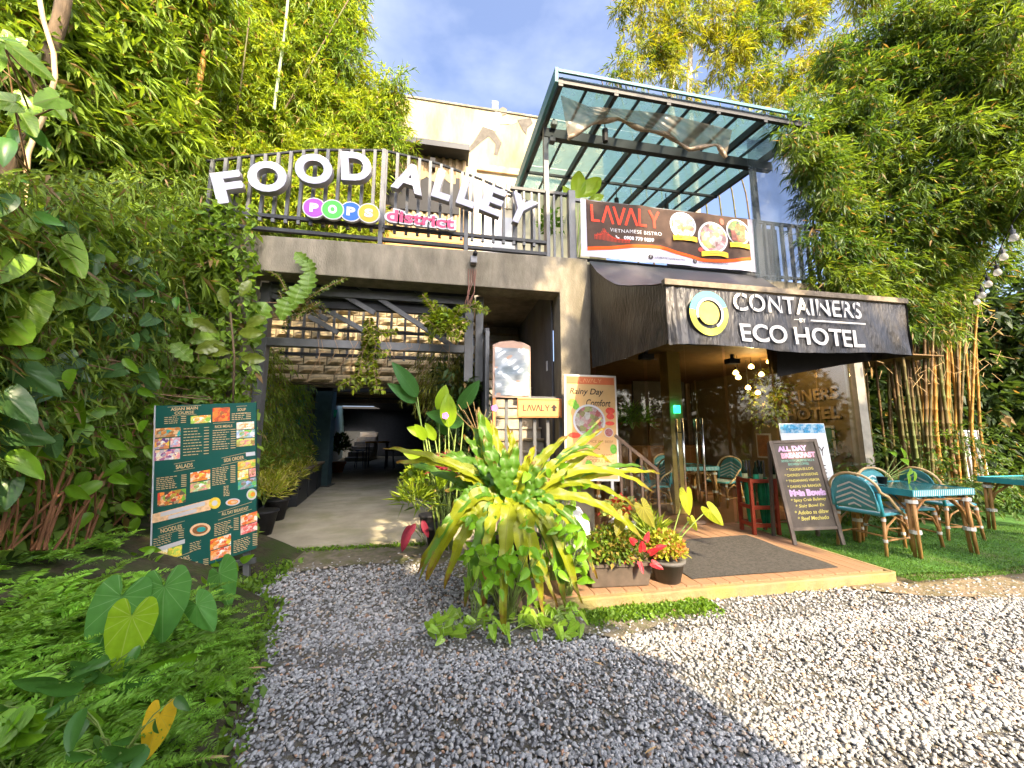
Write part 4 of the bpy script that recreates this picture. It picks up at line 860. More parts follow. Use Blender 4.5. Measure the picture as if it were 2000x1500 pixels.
fput('side_food', MB().ell(.28,SZ1-.52,.07,.05,-.005,12).ell(.28,SZ1-.60,.06,.045,-.006,12).ell(.27,SZ1-.70,.07,.03,-.005,12).ell(-.25,SZ1-.88,.09,.04,-.005,12), FC['red'])
fput('herb', MB().ell(-.27,SZ1-.42,.07,.06,-.005,9).ell(-.22,SZ1-.47,.05,.05,-.0055,9).ell(.31,SZ1-1.06,.05,.07,-.005,9).ell(-.05,SZ1-1.27,.05,.05,-.005,9), FC['green'])
text('small_print', 'CHOICE OF BEEF', .1, FC['brown'], fs2, .08, SZ1-.96, -.004, w=.46, h=.035); text('small_print', 'CHICKEN OR PORK', .1, FC['brown'], fs2, .12, SZ1-1.16, -.004, w=.40, h=.05); text('small_print', 'NOODLE SOUP', .1, FC['brown'], fs2, .12, SZ1-1.225, -.004, w=.40, h=.045)
obj('price_strip', MB().flat([(-.02,SZ0+.09),(SW-.03,SZ0+.09),(SW-.03,SZ0+.2),(-.02,SZ0+.2)],-.005), pw, fs2); text('small_print', 'P 275 - with Rice', .1, M['ink'], fs2, .16, SZ0+.145, -.007, w=.32, h=.05)
obj('stand', MB().box(-.3,-.26,.0,.04,0,SZ0-.001).box(.26,.3,.0,.04,0,SZ0-.001).box(-.3,.3,-.15,.2,-.0,.02), mat('grey_stand', (.5,.5,.5), .5), fs2)

# ------------------------------------------------------------------ green menu board
mb_ = thing('menu_board', 'large dark green food menu board on a steel stand in the garden', 'menu board', (-2.19,4.2,.0), (0,R(-4.6),R(4)))
BX, Z0, Z1 = .425, .24, 1.80
obj('panel', MB().prism([(-BX,Z0-.10),(BX,Z0+.09),(BX,Z1-.02),(-BX,Z1)],0,.03), mat('menu_green', (.012,.088,.072), .45, .12, 2.5), mb_)
obj('edge_trim', MB().prism([(-BX-.012,Z0),(-BX-.001,Z0),(-BX-.001,Z1),(-BX-.012,Z1)],-.004,.032), M['white'], mb_)
obj('stand', MB().box(.0,.05,.032,.08,0,Z1-.1).box(-.3,-.25,.032,.08,0,Z1-.1).box(.3,.35,.032,.08,0,Z1-.1).box(-.4,.4,.0325,.075,Z0-.06,Z0-.012), M['steel'], mb_)
gold = mat('menu_gold', (.62,.46,.24), .5, .1); pale = mat('menu_pale', (.42,.47,.36), .5, .1)
def uvp(px, py):                                       # position on the panel from the close view of it
    return (-BX+2*BX*(px-90)/680.0, Z1-(Z1-Z0)*(py-100)/1150.0)
def sk_(py, px): return py+.0*px
def pic(x0, y0, x1, y1, pal, seed, slope=0):
    a, b = uvp(x0,y0), uvp(x1,y1); cx, cz_, w_, h_ = (a[0]+b[0])/2, (a[1]+b[1])/2, abs(b[0]-a[0])/2, abs(a[1]-b[1])/2
    o = obj('photo', MB().flat([(-w_,-h_-slope*w_),(w_,-h_+slope*w_),(w_,h_+slope*w_),(-w_,h_-slope*w_)],0), FC[pal[0]], mb_); o.location = (cx,-.003,cz_)
    rr = random.Random(seed)
    cs_ = [tuple(FC[m].node_tree.nodes['Color Ramp'].color_ramp.elements[1].color)[:3] for m in pal]
    o.data.materials.clear(); o.data.materials.append(foodmat('photo_print%d' % seed, cs_, 26))
    obj('food', MB().ell(w_*rr.uniform(-.2,.2),slope*.1*w_,w_*.62,h_*.62,-.001,20), foodmat('food_print%d' % seed, cs_[1:]+cs_[:1], 44), o)
def lines(x0, y0, x1, n, dy, seed, m=None, hgt=5, slope=0, price=True):
    rr = random.Random(seed); q = MB()
    for k in range(n):
        y = y0+dy*k; xs = x0
        xe = x0+(x1-x0)*rr.uniform(.55,.75)
        while xs < xe:
            wd = rr.uniform(10,26); a, b = uvp(xs,y-slope*(xs-x0)), uvp(min(xs+wd,xe),y+hgt-slope*(xs-x0)); q.flat([(a[0],b[1]),(b[0],b[1]),(b[0],a[1]),(a[0],a[1])],-.003); xs += wd+5
        if price:
            a, b = uvp(x1-34,y-slope*(x1-x0)), uvp(x1,y+hgt-slope*(x1-x0)); q.flat([(a[0],b[1]),(b[0],b[1]),(b[0],a[1]),(a[0],a[1])],-.003)
    obj('menu_lines', q, m or gold, mb_)
def head(s, px, py, wd, h_=.045, slope=0, rules=(-26,26)):
    p = uvp(px,py); text('heading', s, .1, gold, mb_, p[0], p[1], -.004, w=wd*2*BX/680, h=h_, roll=R(-slope*35), bold=.002)
    q = MB()
    for yy in (py+q_ for q_ in rules): a = uvp(px-wd*.62,yy+slope*wd*.6); b = uvp(px+wd*.62,yy-slope*wd*.6); q.seg(a,b,.0035,-.003)
    obj('heading_rule', q, gold, mb_)
head('ASIAN MAIN',278,133,180,.03,0,(-17,)); head('COURSE',278,162,130,.028,0,(17,)); head('SOUP',670,163,60,.03); head('RICE MEALS',545,280,120,.026)
head('SALADS',285,545,110,.04,.1); head('SIDE ORDER',618,525,140,.035,.15); head('NOODLES',210,970,135,.04,.2); head('ALL DAY BREAKFAST',628,900,185,.032,.22); head('DRINKS',280,1185,100,.038,.25)
pic(320,190,456,246,('green','lime','orange','white'),1); pic(468,140,586,242,('red','orange','red','brown'),2)
pic(88,265,255,330,('peach','brown','orange','teal'),3); pic(88,338,183,412,('yellow','orange','purple','white'),4); pic(190,338,255,405,('white','pink','blue'),5); pic(88,418,255,492,('peach','white','purple','pink'),6)
pic(634,258,758,312,('peach','white','orange'),7); pic(634,318,762,376,('white','blue','green','pink'),8); pic(634,382,762,438,('brown','lime','pink'),9)
pic(325,592,456,660,('white','orange','red','yellow'),10,.1); pic(325,668,458,730,('lime','pink','green','white'),11,.1); pic(118,710,298,805,('orange','peach','dark','red','green'),12,.08)
pic(644,545,768,605,('green','orange','lime','pink'),13,.1); pic(644,612,718,678,('orange','yellow','white'),14,.1); pic(724,606,770,668,('peach','pink','brown'),15,.1); pic(646,680,774,748,('green','teal','brown','blue'),16,.1)
pic(665,930,780,1000,('white','orange','red'),17,.2); pic(665,1005,780,1065,('white','red','pink'),18,.2); pic(462,1068,600,1142,('yellow','red','orange','white'),19,.2); pic(465,1148,600,1212,('peach','orange','red','white'),20,.2)
pic(90,1108,190,1190,('peach','yellow','white'),21,.15); pic(193,1095,280,1165,('green','yellow','lime'),22,.15)
lines(148,188,290,4,14,1); lines(600,190,735,4,14,2); lines(275,278,445,10,21,3); lines(470,305,628,9,17,4); lines(108,612,300,7,13,5,slope=.03); lines(470,580,628,10,13,6,slope=.05); lines(548,715,604,7,11,7,price=False)
lines(100,1025,290,4,15,8,slope=.18); lines(330,1085,440,5,13,9,slope=.18,price=False); lines(488,975,652,7,13,10,slope=.15); lines(265,1228,452,9,12,11,slope=.12); lines(618,1110,782,7,13,12,slope=.2)
obj('promo_band', MB().flat([uvp(82,858),uvp(82,920),uvp(462,872),uvp(462,798)],-.003), FC['peach'], mb_)
obj('promo_text', MB().flat([uvp(140,855),uvp(140,880),uvp(425,835),uvp(425,808)],-.005).flat([uvp(190,882),uvp(190,905),uvp(370,875),uvp(370,852)],-.0052), M['white'], mb_)
a = uvp(490,828); obj('round_badge', MB().ell(a[0],a[1],.05,.055,-.005,14), FC['yellow'], mb_); obj('badge_centre', MB().ell(a[0],a[1],.025,.026,-.0065,14), M['white'], mb_)
for px, py, rx, rz, pl_ in ((612,835,.062,.035,('orange','peach')),(742,795,.045,.055,('lime','orange')),(396,1000,.085,.06,('brown','teal'))):
    a = uvp(px,py); obj('plate', MB().ell(a[0],a[1],rx,rz,-.005,20), FC['peach'] if px == 396 else M['white'], mb_); obj('plate_food', MB().ell(a[0],a[1],rx*.75,rz*.7,-.007,16), FC[pl_[0]], mb_); obj('plate_food', MB().ell(a[0]+.01,a[1],rx*.45,rz*.4,-.008,12), FC[pl_[1]], mb_)
obj('price_sticker', MB().flat([uvp(700,486),uvp(765,484),uvp(767,512),uvp(702,514)][::-1],-.004).flat([uvp(92,1092),uvp(298,1052),uvp(298,1080),uvp(92,1122)][::-1],-.004), M['white'], mb_)

# ------------------------------------------------------------------ string lights far to the side
sg_ = thing('string_lights', 'unlit clear bulbs on a sagging black cord before the bamboo', 'string lights')
bpx = [(1980,462),(1960,500),(1948,530),(1930,553),(1918,575),(1908,588)]
cord = [P(2040,330,2.9),P(2010,390,3.05)]+[P(x,y-30,3.2+.22*k) for k, (x,y) in enumerate(bpx)]
obj('cord', MB().tube(cord,.006,5), M['black'], sg_)
bgl = sheetmat('bulb_glass', (.7,.68,.66), .45, .1)
for k, px in enumerate(bpx):
    p = P(*px,3.2+.22*k); o = obj('bulb', MB().lathe([(.006,-.065),(.035,-.05),(.042,-.02),(.03,.02),(.02,.035)], n=12), bgl, sg_, True); o.location = p; s_ = obj('socket', MB().lathe([(.022,.03),(.024,.09),(.008,.1),(.006,.16)], n=10), M['black'] if k > 1 else M['steel'], o)
wf = thing('white_fence', 'pale pipe fence posts beyond the bamboo and tables', 'fence')
for k in range(5): obj('post', MB().tube([(10.6+.32*k,5.9+.1*k,0),(10.55+.32*k,5.9+.1*k,1.55)],.03,8), M['white'], wf, True)
obj('rail', MB().bar((10.5,5.9,.5),(12.0,6.3,.5),.03), M['white'], wf)
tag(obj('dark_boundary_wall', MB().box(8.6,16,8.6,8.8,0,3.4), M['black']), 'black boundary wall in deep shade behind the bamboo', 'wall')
# ================================================================== greenery
LM = leafmat('foliage', attr='tint', trans=.42, rough=.5)
def leaf_mesh(name, base, d, length, width, cols, seed=0, fold=.25, bend=.15):
    """many folded leaf blades as one mesh (uncountable foliage)"""
    r = np.random.default_rng(seed); n = len(base)
    d = d/np.linalg.norm(d, axis=1)[:,None]; up = r.normal(size=(n,3))*.5+np.array([0,0,1.]); s = np.cross(d, up); s /= np.linalg.norm(s, axis=1)[:,None]+1e-9
    nn = np.cross(s, d); L = length[:,None]; W = width[:,None]
    mid = base+d*L*.42
    v = np.stack([base, mid+s*W+nn*W*fold, base+d*L-np.array([0,0,1.])*L*bend, mid-s*W+nn*W*fold], 1)
    m = bpy.data.meshes.new(name); m.vertices.add(n*4); m.vertices.foreach_set('co', v.astype(np.float32).ravel())
    f = (np.array([0,2,1,0,3,2])[None]+4*np.arange(n)[:,None]).reshape(-1)
    m.loops.add(len(f)); m.loops.foreach_set('vertex_index', f.astype(np.int32)); m.polygons.add(n*2)
    m.polygons.foreach_set('loop_start', np.arange(0,len(f),3,dtype=np.int32)); m.update(calc_edges=True)
    at = m.attributes.new('tint','FLOAT_COLOR','POINT'); at.data.foreach_set('color', np.repeat(np.c_[cols, np.ones(n)],4,0).astype(np.float32).ravel())
    return m
def clumps(name, cl, parent, per=260, leaf=(.10,.17), wr=.085, cols=((.14,.22,.025),(.07,.13,.02)), dry=.04, seed=0, down=.35, spl=7, mat_=None, wide=1.0, twigs=0):
    """cl: (centre, radius vector, weight). Each clump holds twigs with fans of leaves"""
    r = np.random.default_rng(seed); B = []; D = []; C = []
    c0, c1 = np.array(cols[0]), np.array(cols[1])
    for c, rad, wt in cl:
        c = np.array(c); rad = np.array(rad); ns = max(3, int(per*wt*rad[0]*rad[2]*2.2))
        u = r.normal(size=(ns,3)); u /= np.linalg.norm(u,axis=1)[:,None]
        q = r.random(ns)**.45; tw = c+u*rad*q[:,None]; tw += r.normal(size=(ns,3))*.05
        td = u*.8+r.normal(size=(ns,3))*.45+np.array([0,-.1,-down]); td /= np.linalg.norm(td,axis=1)[:,None]
        k = spl; bb = np.repeat(tw,k,0)+np.repeat(td,k,0)*r.uniform(0,.28,(ns*k,1)); dd = np.repeat(td,k,0)*.9+r.normal(size=(ns*k,3))*.48+np.array([0,0,-down*.5])
        t = np.clip(r.normal(.5,.28)+r.normal(size=(ns,1))*.22, 0, 1); cc = np.repeat(c0*t+c1*(1-t),k,0)*r.uniform(.65,1.35,(ns*k,1))
        dm = r.random(ns*k) < dry; cc[dm] = np.array([.30,.20,.08])*r.uniform(.7,1.2,(dm.sum(),1))
        B.append(bb); D.append(dd); C.append(cc)
    B, D, C = map(np.concatenate, (B,D,C)); n = len(B); L = r.uniform(leaf[0],leaf[1],n)
    o = link(name, leaf_mesh(name,B,D,L,L*wr*r.uniform(.8,1.3,n)*wide,C,seed), mat_ or LM, parent); o['kind'] = 'stuff'
    if twigs:                                             # thin arching branches carrying the sprays
        tb_ = MB(); q = random.Random(seed)
        for c, rad, wt in cl:
            c = Vector(c)
            for _ in range(twigs):
                v = Vector((q.uniform(-1,1),q.uniform(-1,.4),q.uniform(-.9,.5))); e_ = c+Vector((v.x*rad[0],v.y*rad[1],v.z*rad[2]))*1.15; tb_.tube([c+Vector((0,.1,.1)), c.lerp(e_,.5)+Vector((0,0,.12*rad[2])), e_],[.006,.004,.0025],3,False)
        obj('twigs', tb_, M['straw'], parent)['kind'] = 'stuff'
    return o
def culm(pts, r0, r1, seg=.28):
    """bamboo cane with node rings"""
    pts = [Vector(p) for p in pts]; out = []; rad = []; N = 4
    ln = sum((b-a).length for a, b in zip(pts,pts[1:])); n = max(4, int(ln/seg))
    def at(t):
        k = min(int(t*(len(pts)-1)), len(pts)-2); f = t*(len(pts)-1)-k; return pts[k].lerp(pts[k+1], f)
    for i in range(n):
        for f, s in ((0,1.22),(.06,.98),(.94,.98)):
            t = (i+f)/n; out.append(at(t)); rad.append((r0+(r1-r0)*t)*s)
    out.append(at(1)); rad.append(r1); return MB().tube(out, rad, 7)
def ell(px, py, Y, rx, ry, ry3=None, wt=1.0):            # clump seen at pixel, radii in metres
    return (tuple(P(px,py,Y)), (rx, ry3 or rx*.9, ry), wt)

r = np.random.default_rng(15); n = 26000; B = np.c_[4.58+4.2*r.random(n)**1.3, 3.05+1.5*r.random(n)**1.4, np.zeros(n)]
B[:,1] += -.03*(B[:,0]-4.6); B[:,2] = .052+.036*np.clip((B[:,1]-3.15)/.4,0,1); L = r.uniform(.014,.03,n)
tp_ = link('turf_pile', leaf_mesh('turf_pile',B,r.normal(size=(n,3))*.5+np.array([0,0,.9]),L,L*.16,np.array([.075,.17,.025])*r.uniform(.6,1.5,(n,1)),15), LM); tag(tp_,'short green pile of the artificial turf','turf',kind='stuff')
# ---- bamboo behind the railing
lb = thing('bamboo_grove', 'tall yellow green bamboo growing behind the letter railing', 'bamboo', (-3,7,0))
lb.location = (0,0,0)
rr = random.Random(21); cl = []
for px, py, Y, s in ((600,40,7.6,.8),(520,-60,7.4,.9),(420,20,7.2,.9),(330,-40,6.9,.9),(640,-90,7.7,.8),(650,110,7.7,.65),(560,130,7.5,.8),(470,110,7.3,.8),(380,130,7.0,.8),(300,110,6.6,.8),(620,200,7.7,.65),(540,220,7.5,.75),(470,230,7.2,.7),(400,230,6.9,.7),(330,250,6.5,.7),(690,240,7.8,.4),(740,190,7.9,.5),(745,225,7.9,.42),(760,265,7.9,.33),(700,280,7.7,.45),(650,290,7.5,.5),(600,330,7.4,.5),(540,330,7.2,.5),(480,330,7.0,.55),(690,350,7.6,.5),(720,330,7.8,.36),(640,400,7.3,.5),(560,410,7.1,.5),(480,410,6.8,.5),(710,420,7.5,.4),(690,470,7.4,.35),(620,470,7.2,.4),(760,285,7.8,.28),(670,30,7.8,.5),(662,-20,7.9,.5)):
    cl.append(ell(px,py,Y,s*1.0,s*.8,s*.8)); 
    for _ in range(2): cl.append(ell(px+rr.uniform(-60,45),py+rr.uniform(-50,50),Y+rr.uniform(-.4,.3),s*.33,s*.3,wt=1.3))
clumps('foliage', cl, lb, per=500, leaf=(.11,.22), wr=.07, cols=((.33,.40,.03),(.15,.25,.03)), dry=.05, seed=3, down=.55, spl=9, twigs=4)
for i in range(16):
    x = -6.6+.16*i+rr.uniform(-.1,.1); Y = 7.2+rr.uniform(0,1.2); top = 10.5+rr.uniform(-1,2)
    obj('culm', culm([(x,Y,0),(x+.15,Y,3.5),(x+.8+rr.uniform(-.2,.3),Y-.0,7),(x+2.0+rr.uniform(-.3,.5),Y-.1,top)],.035,.014), M['culm_pale' if i % 3 else 'culm'], lb, True)
gc = tag(obj('golden_cane', culm([P(365,345,5.9),P(376,250,5.9),P(388,170,5.85),P(402,90,5.8),P(415,0,5.75),P(428,-120,5.7)],.045,.035,.22), M['culm_gold'], None, True), 'single golden yellow bamboo cane leaning up before the grove', 'bamboo cane')
pc = tag(obj('pale_cane', culm([P(535,215,6.9),P(548,120,6.9),P(557,60,6.9),P(566,-40,6.9)],.03,.025), M['culm_pale'], None, True), 'pale grey green bamboo cane among the bright leaves', 'bamboo cane')

# ---- darker bamboo on the near side, above the creepers
nb = thing('near_bamboo', 'dark green drooping bamboo hanging over the creeper bank', 'bamboo')
cl = []
for px, py, Y, s in ((60,30,4.6,.7),(160,0,5.0,.7),(230,60,5.2,.65),(130,110,4.8,.6),(220,150,5.2,.6),(290,200,5.5,.6),(150,210,4.8,.55),(240,250,5.2,.55),(320,290,5.5,.5),(180,300,5.0,.5),(260,340,5.3,.5),(345,360,6.0,.45),(120,330,4.7,.45),(380,390,6.1,.4),(300,410,5.4,.4),(385,460,5.9,.3),(370,500,5.3,.3),(60,130,4.3,.5),(-40,80,4.2,.6),(260,-60,5.4,.7),(360,-30,5.7,.6),(350,60,5.8,.5),(60,230,4.4,.4),(405,530,5.3,.2)):
    cl.append(ell(px,py,Y,s,s*.85,s*.6))
    for _ in range(2): cl.append(ell(px+rr.uniform(-50,50),py+rr.uniform(-50,50),Y+rr.uniform(-.3,.2),s*.35,s*.3,wt=1.3))
clumps('foliage', cl, nb, per=380, leaf=(.14,.28), wr=.08, cols=((.25,.36,.035),(.11,.19,.025)), dry=.07, seed=4, down=.6, spl=7, twigs=4)
for i in range(8):
    x = -5.6+.25*i; Y = 6.4+rr.uniform(-.2,.5)
    obj('culm', culm([(x,Y,0),(x,Y,3.5),(x+.1,Y-.1,6.5),(x+.2,Y-.2,9)],.03,.012), M['culm'], nb, True)
# twisting bare liana and a thick trunk
tag(obj('liana', MB().tube([P(*p,3.6) for p in ((70,-40),(85,40),(105,105),(108,150),(92,215),(70,260),(55,300),(52,350),(56,400),(55,470))],[.018]*10,7), M['cane_pale'], None, True), 'bare pale liana winding down over the creepers', 'liana')
tag(obj('gnarled_trunk', MB().tube([P(*p,4.1) for p in ((135,-60),(118,40),(95,110),(75,180),(45,260),(10,330),(-10,430),(-10,700))],[.06,.06,.058,.06,.06,.07,.08,.09],9), M['bark'], None, True), 'brown leaning tree trunk at the upper corner', 'tree trunk')

# ---- creeper bank
def bank(u, v):
    Y = -1.0+7.0*u; z = 5.0*v; x = -3.5-.16*(Y-2.5)-1.1*v*v+.18*math.sin(Y*3.1+z*2)*math.cos(z*2.3+Y)
    return (x, Y, z)
struct('planted_bank', MB().grid(bank,50,36), mat('bank_soil', (.05,.042,.026), .95, .4, 8, .7, 30, col2=(.03,.045,.015)), smooth=True)
def wallpt(px, py, jit):                                  # point just before the bank on the line of sight
    d = _ray(px,py); s = (-2.75+jit)/(d.x+.15*d.y) if d.x+.15*d.y < -.2 else 99
    Y = min(s*d.y, 5.2+.1*jit); return P(px,py,Y)
def cloud_leaves(name, region, n, leaf, wr, cols, seed, parent, jit=(0,.45), dry=.03, face=1.0, mat_=None, down=.6):
    r = np.random.default_rng(seed); B = []
    x0, y0, x1, y1 = region
    for _ in range(n): B.append(wallpt(r.uniform(x0,x1), r.uniform(y0,y1), r.uniform(*jit)))
    B = np.array(B); D = r.normal(size=(n,3))*.6+np.array([.35*face,-.35*face,-down]); t = np.clip(r.normal(.5,.3,(n,1)),0,1)
    C = (np.array(cols[0])*t+np.array(cols[1])*(1-t))*r.uniform(.6,1.3,(n,1)); dm = r.random(n) < dry; C[dm] = np.array([.26,.17,.08])
    L = r.uniform(*leaf,n); o = link(name, leaf_mesh(name,B,D,L,L*wr*r.uniform(.8,1.2,n),C,seed,fold=.12), mat_ or LM, parent); o['kind'] = 'stuff'; return o
GL = ((.30,.46,.06),(.11,.20,.04))
cg = thing('creeper_cover', 'tangle of small creeper leaves covering the bank', 'creeper')
cloud_leaves('foliage', (-250,400,500,1130), 15000, (.06,.17), .30, GL, 31, cg, (0,.35)); cloud_leaves('fine_foliage', (-250,330,400,900), 11000, (.08,.2), .06, ((.27,.38,.05),(.12,.20,.04)), 32, cg, (.1,.5), .08)
sb = MB()
for i in range(38):
    px = rr.uniform(0,420); py = rr.uniform(480,900); p = wallpt(px,py,rr.uniform(.2,.45)); q = wallpt(px+rr.uniform(-70,70),py+rr.uniform(60,260),rr.uniform(.1,.4)); sb.tube([p,p.lerp(q,.5)+Vector((.03,-.04,.05)),q],rr.uniform(.004,.009),5)
obj('dry_stems', sb, M['twig'], cg)['kind'] = 'stuff'
ds = MB()                                                 # reddish bare stems at the foot of the bank
for i in range(34):
    px = rr.uniform(-20,170); p = wallpt(px,1075,rr.uniform(.25,.5)); q = wallpt(px+rr.uniform(-10,110),rr.uniform(820,980),rr.uniform(.15,.5)); ds.tube([p,p.lerp(q,.5)+Vector((rr.uniform(-.05,.05),0,0)),q],rr.uniform(.005,.011),5)
obj('red_stems', ds, mat('red_stem', (.24,.11,.05), .8, .3), cg)['kind'] = 'stuff'

# ---- leaf shapes for leaves that can be picked out one by one (x across, -z to the tip, facing -y)
def uvset(m, fn):
    uv = m.uv_layers.new(name='UVMap'); vs = m.vertices
    for l in m.loops: uv.data[l.index].uv = fn(vs[l.vertex_index].co)
def heart_mesh(name, m, wide=.78, cup=.12, lobe=.34, tipz=-1.0, wav=.02):
    mb = MB(); N = 36; rings = (.0,.25,.5,.75,.92,1.0)
    def outline(a):                                        # a=0 at the tip, +-pi at the notch
        t = abs(a)/math.pi; s = 1 if a >= 0 else -1
        pts = [(0,tipz),(.14,-.86),(.30,-.64),(.42,-.38),(.47,-.08),(.44,.16),(.33,lobe*.94),(.19,lobe),(.08,lobe*.62),(.008,.04)]
        k = min(int(t*9),8); f = t*9-k; x = pts[k][0]+(pts[k+1][0]-pts[k][0])*f; z = pts[k][1]+(pts[k+1][1]-pts[k][1])*f
        return (s*x*wide/.45*.5, z)
    vs = [(0,0,0)]; fs = []
    for ri in rings[1:]:
        for k in range(N):
            a = -math.pi+2*math.pi*(k+.5)/N; x, z = outline(a); wv = wav*math.sin(k*2.2)*ri
            vs.append((x*ri, (-cup*(1-abs(x*ri)*1.3)*0+cup*((abs(x*ri)*1.6)**2+.35*(z*ri)**2)*(1 if z < 0 else .4))+wv*.6-.04*math.exp(-(x*ri*14)**2), z*ri))
    for k in range(N-1): fs.append((0,1+k,2+k))
    for j in range(len(rings)-2):
        for k in range(N-1): a = 1+j*N+k; fs.append((a,a+N,a+N+1,a+1))
    mb.add(vs, fs); me = mb.mesh(name, True); me.materials.append(m); uvset(me, lambda c: (c.x, c.z)); return me
def blade_mesh(name, m, wd=.22, nz=14, droop=.25, wav=0, point=.75, fold=.25):
    def w_(t): return wd*(math.sin(math.pi*min(1,t**point))**.75 if 0 < t < 1 else 0.0)+.004
    mb = MB().grid(lambda u, v: ((2*u-1)*w_(v)/1.0*(1+wav*math.sin(v*26+u*3)*.3), droop*v*v-abs(2*u-1)*w_(v)*fold+wav*.06*math.sin(v*30)*abs(2*u-1), -v), 4, nz)
    me = mb.mesh(name, True); me.materials.append(m)
    uvset(me, lambda c: (c.x/wd, -c.z)); return me
LF = {}
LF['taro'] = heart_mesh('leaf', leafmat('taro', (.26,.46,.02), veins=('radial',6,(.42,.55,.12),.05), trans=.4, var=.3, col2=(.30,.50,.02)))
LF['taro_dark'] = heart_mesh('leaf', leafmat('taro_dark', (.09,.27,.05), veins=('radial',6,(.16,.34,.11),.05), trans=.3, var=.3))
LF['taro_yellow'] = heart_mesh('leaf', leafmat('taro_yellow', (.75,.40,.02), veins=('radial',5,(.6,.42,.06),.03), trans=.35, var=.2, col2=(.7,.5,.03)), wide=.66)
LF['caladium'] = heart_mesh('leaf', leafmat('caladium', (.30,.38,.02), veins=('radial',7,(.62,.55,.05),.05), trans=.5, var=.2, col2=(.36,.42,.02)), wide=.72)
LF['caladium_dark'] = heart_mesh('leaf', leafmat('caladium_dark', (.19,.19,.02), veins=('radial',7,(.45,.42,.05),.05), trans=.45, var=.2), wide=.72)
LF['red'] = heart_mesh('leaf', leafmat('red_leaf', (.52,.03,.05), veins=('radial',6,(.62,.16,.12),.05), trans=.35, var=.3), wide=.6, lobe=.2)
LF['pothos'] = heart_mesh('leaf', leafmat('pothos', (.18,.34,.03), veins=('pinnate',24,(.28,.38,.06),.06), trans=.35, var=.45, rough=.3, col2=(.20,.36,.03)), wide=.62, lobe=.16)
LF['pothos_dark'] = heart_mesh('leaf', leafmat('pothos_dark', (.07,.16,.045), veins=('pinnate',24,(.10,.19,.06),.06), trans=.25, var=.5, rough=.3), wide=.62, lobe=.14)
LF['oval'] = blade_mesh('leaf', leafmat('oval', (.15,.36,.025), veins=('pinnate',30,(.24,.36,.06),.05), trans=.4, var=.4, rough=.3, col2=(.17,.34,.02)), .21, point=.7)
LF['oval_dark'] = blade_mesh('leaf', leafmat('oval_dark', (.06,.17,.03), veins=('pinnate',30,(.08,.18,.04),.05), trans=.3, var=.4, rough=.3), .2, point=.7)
LF['lobed'] = blade_mesh('leaf', leafmat('lobed', (.15,.28,.03), veins=('pinnate',34,(.34,.44,.12),.06), trans=.4, var=.3, rough=.3), .33, point=.9, wav=.7)
LF['fiddle'] = blade_mesh('leaf', leafmat('fiddle', (.13,.18,.02), veins=('pinnate',22,(.25,.27,.07),.05), trans=.35, var=.3, rough=.25), .26, point=1.15, wav=.3)
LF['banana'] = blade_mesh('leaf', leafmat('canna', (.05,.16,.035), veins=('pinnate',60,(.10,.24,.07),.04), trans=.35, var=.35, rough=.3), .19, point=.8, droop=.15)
LF['banana_lit'] = blade_mesh('leaf', leafmat('canna_lit', (.26,.42,.02), veins=('pinnate',60,(.40,.50,.05),.04), trans=.45, var=.2, rough=.3), .24, point=.85, droop=.12)  # same canna leaf with sunlight put into a brighter colour
LF['pointed'] = blade_mesh('leaf', leafmat('pointed', (.15,.34,.015), veins=('pinnate',26,(.27,.42,.05),.05), trans=.42, var=.3, rough=.35), .26, point=.62, droop=.2)
def leaf(parent, kind, loc, size, roll=0, tilt=0, yaw=0):
    o = link('leaf', LF[kind], None, parent); o.location = loc; o.rotation_euler = Euler((R(tilt), R(roll), R(yaw)), 'XYZ'); o.scale = (size,)*3; return o
def petiole(parent, a, b, r=.008, sag=.08, m='stem', name='stem'):
    a, b = Vector(a), Vector(b); c = a.lerp(b,.55)+Vector((0,0,sag)); return obj(name, MB().tube([a, a.lerp(c,.6)*.5+a.lerp(c,.9)*.5, c.lerp(b,.4), b],[r*1.2,r*1.1,r,r*.8],6), M[m], parent, True)
def plant_px(name, label, cat, root, leaves, group=None, r=.008, m='stem', stems=True):
    """leaves: (kind, px, py, Y, size, roll, tilt, yaw) with the leaf's stalk end at the pixel"""
    t = thing(name, label, cat, root, group=group); inv = Vector(root)
    for k, px, py, Y, s, ro, ti, ya in leaves:
        p = P(px,py,Y)-inv; leaf(t,k,p,s,ro,ti,ya)
        if stems: petiole(t,(0,0,0),p+Vector((0,.012,0)),r,.02,m)
    return t
